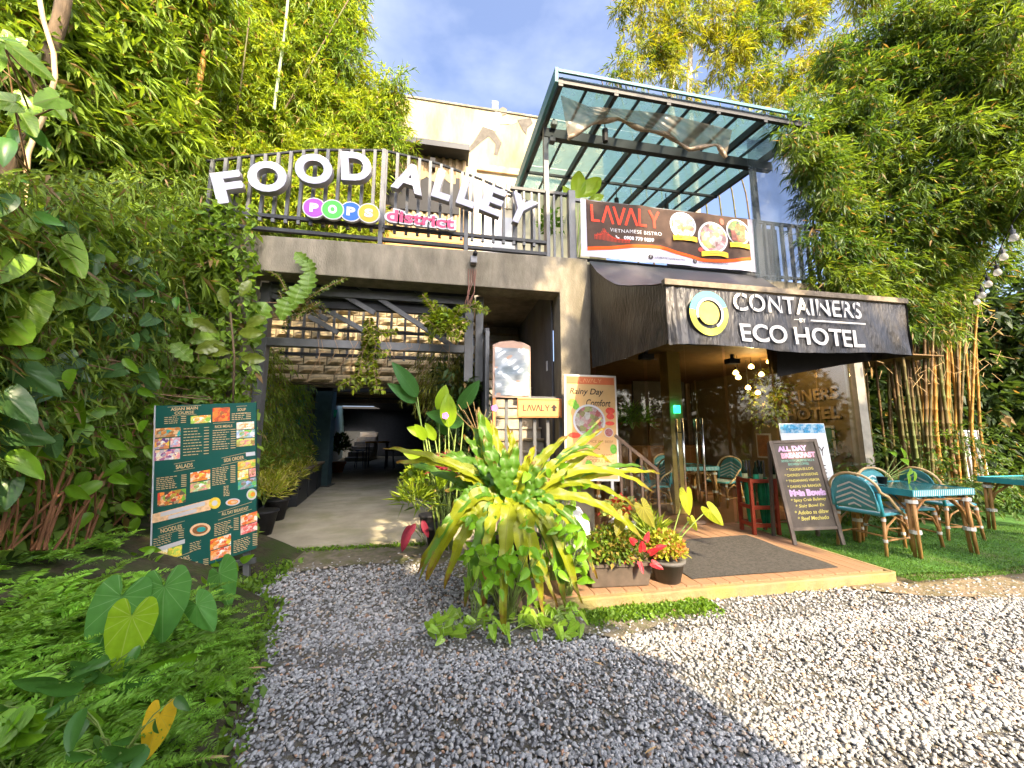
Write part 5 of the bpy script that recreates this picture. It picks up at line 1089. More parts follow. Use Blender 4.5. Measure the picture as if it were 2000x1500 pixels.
# climbers on the bank: each vine one thing with its own leaves
vines = [('pothos','broad glossy climber with very large leaves at the picture edge',((30,500,.34),(120,470,.34),(60,580,.40),(150,560,.36),(20,640,.36),(110,640,.3))),
 ('oval','bright long leaved climber above the red stems',((150,770,.26),(180,740,.24),(120,790,.26),(205,800,.22),(140,720,.2),(90,690,.2),(240,700,.2))),
 ('oval','bright long leaved climber beside the menu board',((250,840,.26),(285,870,.24),(215,880,.26),(180,830,.24),(150,860,.26),(275,920,.24),(230,800,.2))),
 ('lobed','climber with pale quilted leaves beside the portal',((365,610,.26),(335,670,.28),(400,690,.30),(420,740,.22))),
 ('pothos_dark','dark climber with rounded leaves in the middle of the bank',((210,545,.26),(245,555,.24),(200,600,.24),(225,640,.22),(275,650,.24),(300,620,.2),(185,500,.22),(260,500,.2))),
 ('pothos_dark','dull green climber with coin shaped leaves',((255,660,.26),(290,640,.24),(150,700,.26),(120,735,.28),(180,760,.22),(280,720,.26),(240,720,.24),(300,760,.24))),
 ('oval_dark','dark narrow leaved climber below the bamboo',((300,570,.2),(320,555,.2),(345,580,.2),(60,420,.22),(30,380,.22),(95,400,.2),(140,430,.2),(20,270,.22))),
 ('pothos','climber with bright heart leaves near the leaning trunk',((60,420,.26),(20,440,.24),(95,440,.2),(115,190,.22),(10,75,.24),(30,200,.22))),
 ('pointed','light green pointed leaved vine behind the menu board',((270,760,.18),(300,745,.18),(330,740,.2),(360,745,.18),(390,760,.18),(420,765,.18),(450,770,.18),(310,790,.16))),
 ('oval','glossy climber low on the bank beside the stems',((60,870,.24),(20,880,.24),(90,910,.24),(130,950,.22),(200,940,.24),(240,980,.22),(180,1000,.22),(270,1010,.2))),
 ('pothos_dark','shaded climber at the lower edge of the bank',((10,770,.28),(40,720,.26),(70,760,.28),(20,940,.24),(60,820,.26),(100,860,.24),(0,840,.28))),
 ('pointed','fresh young climber in the gap over the board',((215,930,.2),(245,900,.2),(285,820,.2),(170,920,.2),(260,860,.18),(205,860,.18)))]
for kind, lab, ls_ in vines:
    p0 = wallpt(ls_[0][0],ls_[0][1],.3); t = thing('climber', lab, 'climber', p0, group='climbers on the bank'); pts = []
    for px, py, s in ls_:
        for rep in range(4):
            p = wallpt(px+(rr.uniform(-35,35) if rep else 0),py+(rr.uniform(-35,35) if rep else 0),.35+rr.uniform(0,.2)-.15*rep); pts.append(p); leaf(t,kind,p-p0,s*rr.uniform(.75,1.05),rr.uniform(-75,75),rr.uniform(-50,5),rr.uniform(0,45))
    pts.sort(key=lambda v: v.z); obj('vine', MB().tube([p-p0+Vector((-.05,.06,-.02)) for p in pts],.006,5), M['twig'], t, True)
fd = thing('fiddle_plant', 'bronze green broad leaved plant climbing the portal edge', 'plant', P(455,780,4.9)); b0 = fd.location.copy()
for px, py, s, ro in ((445,600,.26,160),(470,580,.24,200),(425,650,.28,120),(480,640,.26,235),(450,690,.30,100),(470,700,.26,270),(440,670,.3,60),(465,650,.28,-90),(430,720,.22,80)): leaf(fd,'fiddle',P(px,py,4.9+rr.uniform(-.1,.15))-b0,s,ro,rr.uniform(-30,0),rr.uniform(-20,30))
obj('stem', MB().tube([(0,0,0),P(458,700,4.95)-b0,P(450,610,4.95)-b0],.012,6), M['bark'], fd, True)

# ---- garden bed on the near side: mound, feathery ground cover, taro
def mound(x, y):
    e = -1.02-.28*(y-2.1) if y < 3.9 else -1.75
    d = max(0.0, e-x); return min(.62, .02+.42*d**.8)*(1 if y > 0 else 1)
struct('garden_bed', MB().grid(lambda u, v: (lambda y: (lambda e: (e+.1-(2.6)*u, y, mound(e+.1-2.6*u,y)-.02*(u < .02)))(-1.02-.28*(y-2.1) if y < 3.9 else -1.75+.0*y))(-1+6.3*v),36,60), mat('bed_soil', (.055,.048,.028), .95, .4, 12, .6, 50, col2=(.04,.06,.015)), smooth=True)
r = np.random.default_rng(77); B=[]; D=[]; C=[]; Ls=[]
nf = 0
while nf < 1500:
    y = r.uniform(.9,4.0); e = -1.02-.28*(y-2.1); x = e-.02-abs(r.normal(0,1))*.75
    if x < -3.3 or (y > 3.25 and x > -2.75): continue
    if math.sin(x*5.1+y*3)*math.sin(y*4.3-x*2)+r.normal()*.35 < -.42: continue
    nf += 1; z = mound(x,y); a = r.uniform(0,6.28); dr = np.array([math.cos(a)*.8+.25,math.sin(a)*.8-.2,r.uniform(.25,.9)]); dr /= np.linalg.norm(dr); ln = r.uniform(.14,.5)*(.6 if x > e-.25 else 1); k = 30
    t = np.linspace(.1,1,k); st = np.array([x,y,z])+dr*(t*ln)[:,None]-np.array([0,0,1])*(t**2*ln*.45)[:,None]
    sd = np.cross(dr,[0,0,1]); sd /= np.linalg.norm(sd)
    col = np.array([.20,.40,.05])*r.uniform(.55,1.4)+np.array([.03,.03,0])*r.random()
    for s in (-1,1):
        B.append(st); D.append(sd*s*.9+dr*.6+r.normal(size=(k,3))*.15); Ls.append(np.full(k,.055)*(1.05-t)**.6*ln/.3); C.append(np.repeat(col[None],k,0)*r.uniform(.8,1.2,(k,1)))
B,D,C,Ls = map(np.concatenate,(B,D,C,Ls))
gcv = link('ground_fern', leaf_mesh('ground_fern',B,D,Ls,Ls*.13,C,5,fold=.1), LM); tag(gcv,'feathery green fern ground cover over the garden bed','ground cover',kind='stuff')
# low weeds and moss at the garden edge and by the path
B = np.c_[r.uniform(-2.2,-.6,22000), r.uniform(.9,4.9,22000), np.zeros(22000)]; e = np.where(B[:,1] < 3.9, -1.02-.28*(B[:,1]-2.1), -1.75); B = B[np.abs(B[:,0]-e+.10) < .05+.24*r.random(22000)**1.5]; B[:,2] = .01+.2*np.clip(-1.02-.28*(B[:,1]-2.1)-B[:,0],0,1)
B2 = np.c_[r.uniform(1.15,2.35,2600), r.normal(3.06,.07,2600), np.full(2600,.01)]; B3 = np.c_[r.uniform(-2.4,-.2,1100), r.normal(5.33,.05,1100), np.full(1100,.01)]
B = np.concatenate([B,B2,B3]); n = len(B); D = r.normal(size=(n,3))*.6+np.array([0,0,.7]); t = r.random((n,1)); L = r.uniform(.02,.06,n)
L[:len(L)-3700] *= 1.5
tag(link('weeds', leaf_mesh('weeds',B,D,L,L*.25,(np.array([.17,.30,.025])*t+np.array([.08,.17,.02])*(1-t)),9), LM),'low weeds and moss along the gravel edges','weeds',kind='stuff')
plant_px('taro_plant','group of large heart shaped taro leaves in the garden bed','taro',(-1.75,2.75,.25),[('taro',258,1203,2.3,.25,4,-8,12),('taro_dark',238,1165,2.45,.30,12,-12,12),('taro_dark',322,1145,2.5,.29,-8,-10,8),('taro_dark',385,1180,2.55,.19,-40,-15,5)])
plant_px('taro_plant','dark taro leaf at the foot of the menu board','taro',(-1.75,3.65,.1),[('taro_dark',430,1120,3.6,.36,-48,-30,-10)])
plant_px('yellow_taro','single yellow taro leaf lying low in the bed','taro',(-1.35,2.15,.1),[('taro_yellow',313,1395,1.85,.15,8,-8,10)])
wv = thing('trailing_weed','trailing weed with paired oval leaves hanging from the bed','weed',P(240,1290,2.45)); b0 = wv.location.copy()
for i in range(7):
    py = 1320+24*i
    for s in (-1,1): leaf(wv,'oval_dark' if i % 2 else 'oval',P(232+6*math.sin(i)+4*s,py,2.4-.03*i)-b0,.11,-80*s,-35,0)
obj('stem', MB().tube([P(240,1280,2.45)-b0,P(234,1380,2.35)-b0,P(228,1480,2.2)-b0],.004,5), M['stem'], wv)
for i in range(15):
    px, py = rr.choice([(120,1140),(170,1170),(60,1250),(330,1050),(420,1240),(60,1460),(200,1110),(150,1060),(230,1080),(20,1440),(440,1290),(260,1060),(30,1330),(360,1300),(410,1060)]); px += rr.uniform(-25,25); py += rr.uniform(-15,15); p = G(px,py,.36 if px < 330 else .12)
    t = thing('seedling', 'small broad leaved seedling among the feathery ground cover', 'weed', p, group='seedlings in the garden bed')
    for k in range(5): leaf(t,'oval' if i % 2 else 'pointed',(0,-.01*k,.03+.03*k),rr.uniform(.07,.12),k*72+rr.uniform(-20,20)+90,-55,rr.uniform(-30,30))
    obj('stem', MB().tube([(0,0,-.08),(0,-.03,.14)],.004,5), M['stem'], t)
bw_ = [(60,1140,'oval','broad weed in the bed below the red stems'),(190,1085,'pointed','bright weed in the bed before the menu board'),(330,1085,'pointed','weed clump tight against the menu board foot'),(90,1400,'oval_dark','dark weed low in the bed at the picture edge'),(40,1290,'pointed','pale weed halfway down the bed edge'),(180,1330,'oval_dark','dark weed below the taro leaves'),(400,1340,'pointed','small weed near the gravel and the yellow leaf'),(30,1480,'oval','large leaved weed in the bottom corner of the bed'),(230,1460,'oval_dark','dark weed beside the yellow taro leaf'),(340,1125,'oval','leafy weed under the near corner of the menu board'),(455,1115,'pointed','leafy weed under the far corner of the menu board'),(280,1100,'pointed','weed between the red stems and the menu board'),(440,1165,'oval','low weed on bare soil before the menu board legs')]
for k, (px, py, kd, lb_) in enumerate(bw_):
    p = G(px,py,.34 if px < 330 else .14); t = thing('bed_weed', lb_, 'weed', p+Vector((0,0,-.06)), group='weeds in the garden bed'); q = random.Random(900+k); sm = MB()
    for j in range(14):
        v = Vector((q.uniform(-.16,.16),q.uniform(-.16,.06),q.uniform(.04,.2))); leaf(t,kd,v,q.uniform(.07,.15),q.uniform(-120,120),q.uniform(-75,-15),q.uniform(-40,40)); sm.tube([(0,0,0),v*.6+Vector((0,0,.03)),v],.003,4)
    obj('stems', sm, M['stem'], t)
for i, (px,py,a) in enumerate(((145,1220,20),(190,1235,60),(405,1290,80),(440,1230,50),(165,1410,10),(420,1485,5),(110,1170,40),(370,1300,-30),(60,1350,15),(500,1310,10))):
    p = G(px,py,.33 if px < 350 else .03); o = obj('fallen_leaf', MB().grid(lambda u, v: ((u-.5)*.14,(v-.5)*.018*math.sin(math.pi*u)**.6,.006*math.sin(u*3)),8,2), M['straw']); tag(o,'dry tan bamboo leaf fallen on the garden edge','fallen leaf','dry bamboo leaves on the ground'); o.location = p+Vector((0,-.03,.03)); o.rotation_euler = (R(-30 if px < 350 else 0),R(rr.uniform(-10,10)),R(a))
for i in range(26):
    x, y = rr.uniform(-1,5.5), rr.uniform(1.5,3.1); o = link('fallen_leaf', bpy.data.objects['fallen_leaf'].data); tag(o,'dry leaf scrap lying on the gravel','fallen leaf','leaf scraps on the gravel'); o.location = (x,y,.024); o.rotation_euler = (R(rr.uniform(-15,15)),R(rr.uniform(-8,8)),rr.uniform(0,6)); o.scale = (rr.uniform(.25,.6),)*3
# ---- bird's nest fern in the middle
FR = leafmat('nest_frond', (.23,.31,.012), veins=('pinnate',70,(.12,.11,.012),.06), rim=(.20,.10,.03), trans=.5, var=.3, rough=.38, col2=(.30,.33,.015))
FRg = leafmat('nest_frond_green', (.075,.19,.015), veins=('pinnate',70,(.09,.10,.02),.05), rim=(.20,.11,.03), trans=.4, var=.3, rough=.38)
nf_ = thing('nest_fern', 'large yellow green nest fern with long wavy drooping fronds', 'fern', (.66,3.45,.72)); b0 = nf_.location.copy()
def frond(parent, b0, a, c, t, wd, m, seed, tw=0):
    """a base, c control, t tip (world); wavy strap along a quadratic curve"""
    a, c, t = Vector(a), Vector(c), Vector(t); rs = random.Random(seed); ph = rs.uniform(0,6); N = 30
    def pt(s): return a*(1-s)**2+c*(2*s*(1-s))+t*s*s
    cam_p = Vector((0,0,1.5)); prev = None
    def fn(u, v):
        p = pt(v); d = (pt(min(1,v+.02))-pt(max(0,v-.02))).normalized(); vw = (cam_p-p).normalized(); out = Vector((0,-.6,1.0)).normalized()
        nn = (vw*.45+out*.7).normalized(); s = d.cross(nn); s = s.normalized() if s.length > 1e-4 else Vector((1,0,0)); n2 = s.cross(d)
        w_ = wd*(.22+.78*math.sin(math.pi*min(1,(v*.93+.1)**.8))**.7)*(1 if v < .97 else .45); q = 2*u-1
        wave = .30*wd*math.sin(v*34+ph+(1.2 if q > 0 else 0))*abs(q)+.16*wd*math.sin(v*61+ph*2)*abs(q)
        return p+s*(q*w_*(1+.16*math.sin(v*34+ph+q)*abs(q)))+n2*(wave+abs(q)*w_*.30)-b0
    mb = MB().grid(fn,6,N); me = mb.mesh('frond',True); me.materials.append(m); uv = me.uv_layers.new(name='UVMap')
    for l in me.loops: i = l.vertex_index; uv.data[l.index].uv = ((2*(i % 7)/6-1), (i//7)/N)
    return link('frond', me, None, parent)
B0 = P(1005,985,3.45)
fl = [((775,905),(900,880),3.6,.055,0),((790,900),(880,930),3.9,.05,1),((832,1135),(905,905),3.25,.06,0),((815,1120),(890,960),3.35,.05,0),((982,1255),(985,960),2.95,.060,0),((1035,1185),(1005,965),3.05,.058,0),((1135,1178),(1065,935),3.05,.060,0),
      ((935,795),(950,900),3.7,.065,1),((920,830),(960,900),3.8,.06,1),((958,820),(985,900),3.75,.05,0),((1000,838),(1000,920),3.7,.048,0),((985,870),(985,930),3.5,.06,1),((1045,870),(1020,920),3.9,.055,0),((1110,850),(1030,910),3.7,.058,0),((1182,835),(1075,900),3.75,.05,0),((1178,862),(1085,930),3.65,.045,0),
      ((1195,905),(1110,840),3.55,.04,0),((1278,962),(1140,860),3.45,.042,0),((1290,925),(1180,900),3.6,.04,0),((1262,1060),(1150,930),3.25,.05,0),((1165,1130),(1110,950),3.15,.05,0),((1240,990),(1120,900),3.5,.04,0),
      ((868,1150),(925,940),3.2,.06,0),((908,1185),(945,950),3.1,.062,1),((1062,1205),(1025,950),3.05,.062,0),((1105,1190),(1060,950),3.1,.055,1),((870,880),(940,900),3.75,.06,1),((905,850),(955,900),3.75,.06,1),((890,930),(950,935),3.5,.06,0),((945,850),(965,920),3.55,.06,1),((1010,860),(1000,930),3.55,.055,1),((1035,890),(1015,940),3.4,.05,0),((905,1040),(950,950),3.3,.055,0),((945,1110),(960,960),3.1,.055,0),((1080,1090),(1045,950),3.15,.055,0),((900,900),(950,930),3.6,.06,1),((880,1000),(930,930),3.4,.06,1),((870,960),(930,930),3.65,.06,1),((1060,905),(1020,950),3.45,.06,1),((930,890),(960,950),3.5,.065,1),((1100,1000),(1050,940),3.3,.05,1),((1075,935),(1030,950),3.35,.055,1),((965,900),(975,950),3.35,.06,1)]
for i, (tp, cp_, Y, wd, k) in enumerate(fl):
    t = P(*tp,Y); c = P(*cp_,(Y+3.45)/2); frond(nf_, b0, B0+Vector((rr.uniform(-.05,.05),rr.uniform(-.05,.05),rr.uniform(-.05,.02))), c, t, wd*1.06, FRg if k else FR, i)
    if i % 2 == 0: frond(nf_, b0, B0+Vector((rr.uniform(-.06,.06),rr.uniform(-.06,.06),rr.uniform(-.06,.02))), c+Vector((rr.uniform(-.12,.12),rr.uniform(-.08,.08),rr.uniform(-.06,.06))), t+Vector((rr.uniform(-.16,.16),rr.uniform(-.12,.12),rr.uniform(-.02,.16))), wd*.8, FRg if rr.random() < .6 else FR, 100+i)
obj('crown_stem', MB().lathe([(.05,-.35),(.09,-.1),(.07,.05)], n=12), M['bark'], nf_)
pd = thing('fern_pot', 'dark plastic pot on blocks hidden under the nest fern', 'pot', (.68,3.48,0))
obj('pot_wall', MB().lathe([(.16,.22),(.22,.5),(.235,.5),(.24,.56),(.20,.56)], n=22), M['pot'], pd, True); obj('block', MB().box(-.2,.2,-.15,.15,0,.219), M['pot_brown'], pd)
# leafy undergrowth round the fern
def bush(name, label, cat, loc, rad, n, leafl, wr, cols, seed, group=None, up=.35, stem=None, dry=0, wide=1):
    t = thing(name, label, cat, loc, group=group); r = np.random.default_rng(seed)
    u = r.normal(size=(n,3)); u /= np.linalg.norm(u,axis=1)[:,None]; u[:,2] = np.abs(u[:,2])*1.0-.12
    B = u*np.array(rad)*(r.random(n)**.4)[:,None]; D = u*.8+r.normal(size=(n,3))*.55+np.array([0,0,up]); q = np.clip(r.normal(.5,.3,(n,1)),0,1)
    C = (np.array(cols[0])*q+np.array(cols[1])*(1-q))*r.uniform(.7,1.3,(n,1)); L = r.uniform(*leafl,n); B[:,2] += rad[2]*.15
    if len(cols) > 2: k = r.random(n) < .3; C[k] = np.array(cols[2])*r.uniform(.7,1.2,(k.sum(),1))
    o = link('foliage', leaf_mesh('foliage',B,D,L,L*wr*r.uniform(.8,1.2,n)*wide,C,seed,fold=.15), LM, t); o['kind'] = 'stuff'
    sm = MB()
    for k in range(6): a = k*1.05; sm.tube([(0,0,-rad[2]*.25),(.3*rad[0]*math.cos(a),.3*rad[1]*math.sin(a),rad[2]*.3),(.7*rad[0]*math.cos(a),.7*rad[1]*math.sin(a),rad[2]*.6)],.006,5)
    obj('stems', sm, M['stem'], t); return t
GY = ((.30,.38,.02),(.12,.22,.02)); GB = ((.15,.32,.015),(.08,.2,.015)); VY = ((.45,.44,.05),(.2,.3,.02),(.5,.47,.14))
def leafy(name, label, cat, px, py, Y, w_, h_, n, kind, size, seed, group=None, floor=None):
    c = P(px,py,Y); t = thing(name, label, cat, (c.x,c.y,floor if floor is not None else .1), group=group); r = random.Random(seed); b = t.location.copy(); sm = MB()
    for _ in range(n):
        p = c+Vector((r.uniform(-w_,w_),r.uniform(-.22,.15),r.uniform(-h_,h_))); leaf(t,kind,p-b,size*r.uniform(.6,1.15),r.uniform(-110,110),r.uniform(-70,0),r.uniform(-40,40)); sm.tube([(r.uniform(-.05,.05),0,0),(p-b)*.6+Vector((0,.03,.03)),p-b+Vector((0,.015,0))],.003,4)
    obj('stems', sm, M['stem'], t); return t
leafy('broad_leaf_plant','bright pointed leaved plant crowding under the nest fern','plant',975,1040,3.4,.30,.20,46,'pointed',.12,1)
leafy('broad_leaf_plant','bright pointed leaved plant behind the fern toward the standee','plant',1075,960,3.6,.30,.26,64,'pointed',.13,2)
leafy('broad_leaf_plant','leafy plant spilling between the fern and the planter box','plant',1105,1065,3.25,.17,.28,54,'pointed',.12,3)
leafy('broad_leaf_plant','shaded leafy plant hiding the pot under the fern','plant',990,1095,3.12,.28,.15,72,'pointed',.12,33,floor=0)
leafy('heart_weed','heart leaved ground weed on the gravel below the fern','weed',905,1205,3.0,.26,.04,34,'pothos',.10,4,floor=0)
leafy('heart_weed','heart leaved ground weed by the hanging fern tip','weed',1060,1205,2.98,.30,.05,44,'pothos',.10,5,floor=0)
leafy('heart_weed','tall thin weed with heart leaves under the fern edge','weed',930,1115,3.1,.10,.18,14,'pothos',.12,6,floor=0)
cane = tag(obj('bamboo_stub', culm([(.36,3.2,0),(.36,3.21,.62)],.03,.03,.15), M['culm_gold'], None, True), 'short yellow bamboo stake standing under the fern', 'stake')
# planters on the deck
px0, px1 = G(1150,1152,.1), G(1280,1146,.1)
pb = thing('planter_box','long dark plastic planter box on the deck edge','planter',((px0.x+px1.x)/2,3.42,.103),(0,0,R(-4)))
obj('box_wall', MB().add([(-.27,-.09,0),(.27,-.09,0),(.27,.09,0),(-.27,.09,0),(-.31,-.11,.2),(.31,-.11,.2),(.31,.11,.2),(-.31,.11,.2)],[(3,2,1,0),(0,1,5,4),(1,2,6,5),(2,3,7,6),(3,0,4,7),(4,5,6,7)]), M['pot_brown'], pb, bevel=.012); obj('rim', MB().box(-.325,.325,-.125,-.105,.185,.21).box(-.325,.325,.105,.125,.185,.21), M['pot_brown'], pb)
bush('bushy_plant','low bushy green plant filling the planter box','plant',(pb.location.x-.05,3.42,.32),(.30,.16,.30),1700,(.03,.06),.30,((.16,.26,.02),(.08,.13,.02),(.28,.22,.04)),41)
rc = thing('red_caladium','bright red pink leaved plant at the end of the planter box','caladium',(pb.location.x+.24,3.36,.31)); b0 = rc.location.copy()
for px, py, s, ro in ((1255,1075,.16,170),(1240,1060,.14,130),(1270,1080,.15,230),(1235,1095,.14,80),(1275,1100,.14,-60),(1250,1100,.13,10),(1262,1055,.12,200),(1285,1070,.12,255),(1258,1110,.11,-20)): p = P(px,py,3.26+rr.uniform(-.04,.06)); leaf(rc,'red',p-b0,s*.72,ro,rr.uniform(-35,0),rr.uniform(-20,20)); petiole(rc,(0,0,0),p-b0,.003,.01)
pk = thing('round_pot','dark grey tapered pot beside the planter box','pot',(2.14,3.40,.102))
obj('pot_wall', MB().lathe([(.11,0),(.15,.17),(.165,.17),(.168,.2),(.14,.2)], n=22, sx=1.05), mat('pot_grey', (.10,.095,.09), .6, .2), pk, True)
bush('variegated_plant','yellow and pink speckled bushy plant in the round pot','plant',(2.14,3.40,.33),(.19,.17,.22),1700,(.025,.055),.34,((.42,.42,.04),(.24,.32,.03),(.5,.22,.08)),42)
bush('grassy_plant','spiky yellow green grass plant behind the round pot','plant',(2.12,3.62,.32),(.20,.16,.28),420,(.12,.22),.045,GY,43,up=.9)
cd = thing('caladium_plant','yellow green veined heart leaved plant rising over the pots','caladium',(2.22,3.5,.3)); b0 = cd.location.copy()
for k, px, py, Y, s, ro, ti, ya in (('caladium',1340,965,3.45,.21,0,-8,5),('caladium',1385,995,3.35,.19,-38,-10,-10),('caladium_dark',1255,990,3.4,.22,-25,-14,10),('caladium_dark',1215,1010,3.35,.19,28,-14,0),('caladium',1350,1015,3.6,.12,-20,-15,0)):
    p = P(px,py,Y); leaf(cd,k,p-b0,s,ro,ti,ya); petiole(cd,(0,0,0),p-b0+Vector((0,.012,0)),.006,.03)
wp = thing('white_pot','white pot with speckled leaves behind the nest fern','pot',(2.15,4.3,.102))
obj('pot_wall', MB().lathe([(.12,0),(.16,.3),(.17,.32),(.15,.32)], n=20), M['white'], wp, True)
bush('speckled_plant','pale speckled leafy plant in the white pot','plant',(2.15,4.3,.5),(.26,.2,.22),520,(.05,.09),.36,((.4,.44,.15),(.16,.26,.03),(.55,.08,.06)),44)
gp_ = thing('grey_cover','pale grey bag slumped between the pots','bag',(1.42,3.95,.1)); obj('cloth', MB().lathe([(.16,0),(.2,.2),(.17,.45),(.06,.6)], n=14, sx=.9), mat('bag_grey', (.5,.5,.53), .6, .15, 6), gp_, True)
# tall leaf plants on the other side of the fern
hp = thing('tall_canna','tall broad leaved plant with long pale stalks in the alley mouth','plant',(.05,4.7,.1)); b0 = hp.location.copy()
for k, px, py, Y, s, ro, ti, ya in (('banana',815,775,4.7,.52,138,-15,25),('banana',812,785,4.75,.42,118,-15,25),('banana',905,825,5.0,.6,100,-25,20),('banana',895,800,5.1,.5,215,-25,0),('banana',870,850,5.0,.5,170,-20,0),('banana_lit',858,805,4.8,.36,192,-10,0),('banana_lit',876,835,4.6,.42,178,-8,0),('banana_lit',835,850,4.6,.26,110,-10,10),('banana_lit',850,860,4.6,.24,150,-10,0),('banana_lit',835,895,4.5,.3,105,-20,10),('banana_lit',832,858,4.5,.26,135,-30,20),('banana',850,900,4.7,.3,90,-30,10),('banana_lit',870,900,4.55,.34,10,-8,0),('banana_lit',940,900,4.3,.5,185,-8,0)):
    p = P(px,py,Y); leaf(hp,k,p-b0,s,ro,ti,ya); petiole(hp,(rr.uniform(-.08,.12),0,0),p-b0+Vector((0,.012,0)),.009,.02,'stem')
bush('red_bromeliad','dark red spiky leaved plant before the canna stalks','plant',P(872,925,4.3),(.17,.15,.2),170,(.06,.11),.16,((.36,.03,.06),(.2,.02,.04)),51)
bush('spider_plant','yellow green spider plant beside the path','plant',P(812,985,4.6),(.2,.2,.2),260,(.14,.26),.04,GY,52,up=.5)
bush('leafy_shrub','yellow leafy shrub between the path and the fern','plant',P(820,940,4.8),(.22,.2,.2),260,(.06,.1),.28,GY,53)
rl2 = thing('dark_red_leaf_plant','drooping dark red leaved plant at the path corner','plant',(-.22,4.55,.3)); b0 = rl2.location.copy()
LF['maroon'] = blade_mesh('leaf', leafmat('maroon', (.20,.02,.045), veins=('pinnate',30,(.34,.08,.09),.05), trans=.3, var=.3), .17, point=.8)
for px, py, s, ro in ((800,1025,.28,14),(825,1015,.2,-20),(812,1022,.22,35)): leaf(rl2,'maroon',P(px,py,4.3)-b0,s,ro,-12,0); petiole(rl2,(.05,.1,-.1),P(px,py,4.3)-b0,.004,.02)
for k, (px, py, Y, s) in enumerate(((855,1072,4.0,1.0),(838,1045,4.6,.9))):
    g0 = G(px,py,0.0); t = thing('black_pot', ('square black pot next to the fern stalks','black pot behind the dark red leaves')[k], 'pot', (g0.x,g0.y,.0), group='black pots by the fern'); obj('pot_wall', MB().lathe([(.12*s,0),(.16*s,.26),(.18*s,.27),(.18*s,.3),(.15*s,.3)], n=18), M['pot'], t, True)
tag(obj('path_rock', MB().lathe([(.14,0),(.17,.1),(.12,.2),(.04,.25)], n=9), M['stone']), 'pale boulder at the edge of the path by the shrubs', 'rock').location = G(815,945,.05)
for k, (px,py) in enumerate(((870,812),(966,797))):
    p = P(px,py,4.5); f = thing('purple_flower', ('small purple flower by the big canna leaf','small purple flower before the orange stake')[k], 'flower', p, group='purple flowers'); 
    for a in range(5): obj('petal', MB().ell(.022*math.cos(a*1.257),.022*math.sin(a*1.257),.02,.02,-.002*a,10), mat('petal%d%d' % (k,a), (.55,.16,.62), .6), f)
    obj('stalk', MB().tube([(0,.01,0),(.1-.3*k,.05,-.3),(.15-.4*k,.1,-.7)],.003,5), M['stem'], f)
tw = thing('twiggy_stalks','thin pale dried flower stalks above the fern','stalks',(.5,4.2,.9)); b0 = tw.location.copy()
for px, py in ((905,800),(895,790),(925,785),(940,810),(912,785),(950,800),(890,805),(930,800)): obj('stalk', MB().tube([(0,0,0),P(935,850,4.2)-b0,P(px,py,4.1)-b0],.003,4), M['straw'], tw)

# ---- pots along the path
for i, (px, py, s) in enumerate(((512,1048,1.0),(540,1018,.95),(566,990,.95),(590,968,.9))):
    p = G(px,py,.05); lab = ('black pot nearest the menu board','second black pot along the path edge','third black pot along the path edge','black pot next to the dark planter bench')[i]
    t = thing('path_pot', lab, 'pot', (p.x-.06,p.y+.1,.052), group='black pots along the path'); obj('pot_wall', MB().lathe([(.13*s,0),(.19*s,.30),(.205*s,.31),(.205*s,.34),(.17*s,.34)], n=18), M['pot'], t, True)
    bush('variegated_shrub', ('yellow striped narrow leaved shrub in the pot nearest the board','yellow striped shrub in the second path pot','yellow striped shrub in the third path pot','yellow striped shrub beside the planter bench')[i], 'shrub', (p.x-.06,p.y+.1,.55), (.30,.28,.38), 620, (.09,.17), .065, VY, 60+i, group='yellow striped shrubs along the path', up=.6)
bx = thing('planter_bench','dark steel planter bench along the alley side','planter',(0,0,0))
for i in range(3):
    Y = 8.6+1.15*i; x = lx(Y)+.34; o = obj('trough', MB().box(-.28,.28,-.5,.5,0,.62), M['steel_dark'], bx, bevel=.01); o.location = (x+.12,Y,.052); o.rotation_euler = (0,0,R(8))
obj('bench_top', MB().bar((lx(8.1)+.48,8.1,.70),(lx(11)+.48,11.4,.70),.55,.05), mat('bench_wood', (.2,.15,.09), .7), bx)
for i in range(6):
    Y = 6.6+1.0*i; bush('alley_shrub', ('dark fern like shrub along the alley side, first from the entrance','dark shrub along the alley side, second from the entrance','dark shrub along the alley side, third from the entrance','dark shrub along the alley side, fourth from the entrance','dark shrub along the alley side, fifth from the entrance','dark shrub along the alley side, last before the column')[i], 'shrub', (lx(Y)+.25,Y,.85), (.36,.5,.42), 520, (.08,.16), .14, ((.26,.4,.05),(.12,.22,.03),(.3,.26,.05)), 70+i, group='shrubs along the alley')
vg = thing('vertical_garden','curtain of trailing green plants on the alley wall','green wall')
cl = [((lx(Y)+.22,Y,z),(.28,.5,.4),1.0) for Y in (6.0,6.8,7.6,8.5,9.4,10.2) for z in (1.2,1.75,2.3,2.75)]
clumps('foliage', cl, vg, per=300, leaf=(.07,.16), wr=.07, cols=((.24,.34,.05),(.10,.17,.03)), dry=.06, seed=61, down=.9)
for k, (px,py) in enumerate(((594,730),(572,755),(586,790),(578,822),(650,808),(612,720))):
    p = P(px,py,10.4 if px < 640 else 11.3); t = thing('wall_pot', 'small teal green hanging pot on the alley wall', 'pot', p, group='teal hanging wall pots'); obj('pot_wall', MB().lathe([(.09,-.1),(.12,.1),(.13,.11)], n=14), mat('teal_pot%d' % k, (.01,.28,.2), .5), t, True)
tp = thing('clay_pot','small orange clay pot at the foot of the column','pot',G(660,922,.05)); obj('pot_wall', MB().lathe([(.16,0),(.24,.3),(.27,.3),(.27,.38),(.22,.38)], n=16), M['terracotta'], tp, True)
bush('potted_fern','leafy potted plant beside the steel column','plant',tuple(G(660,922,.05)+Vector((0,0,.75))),(.4,.4,.6),500,(.14,.3),.14,GB,81)

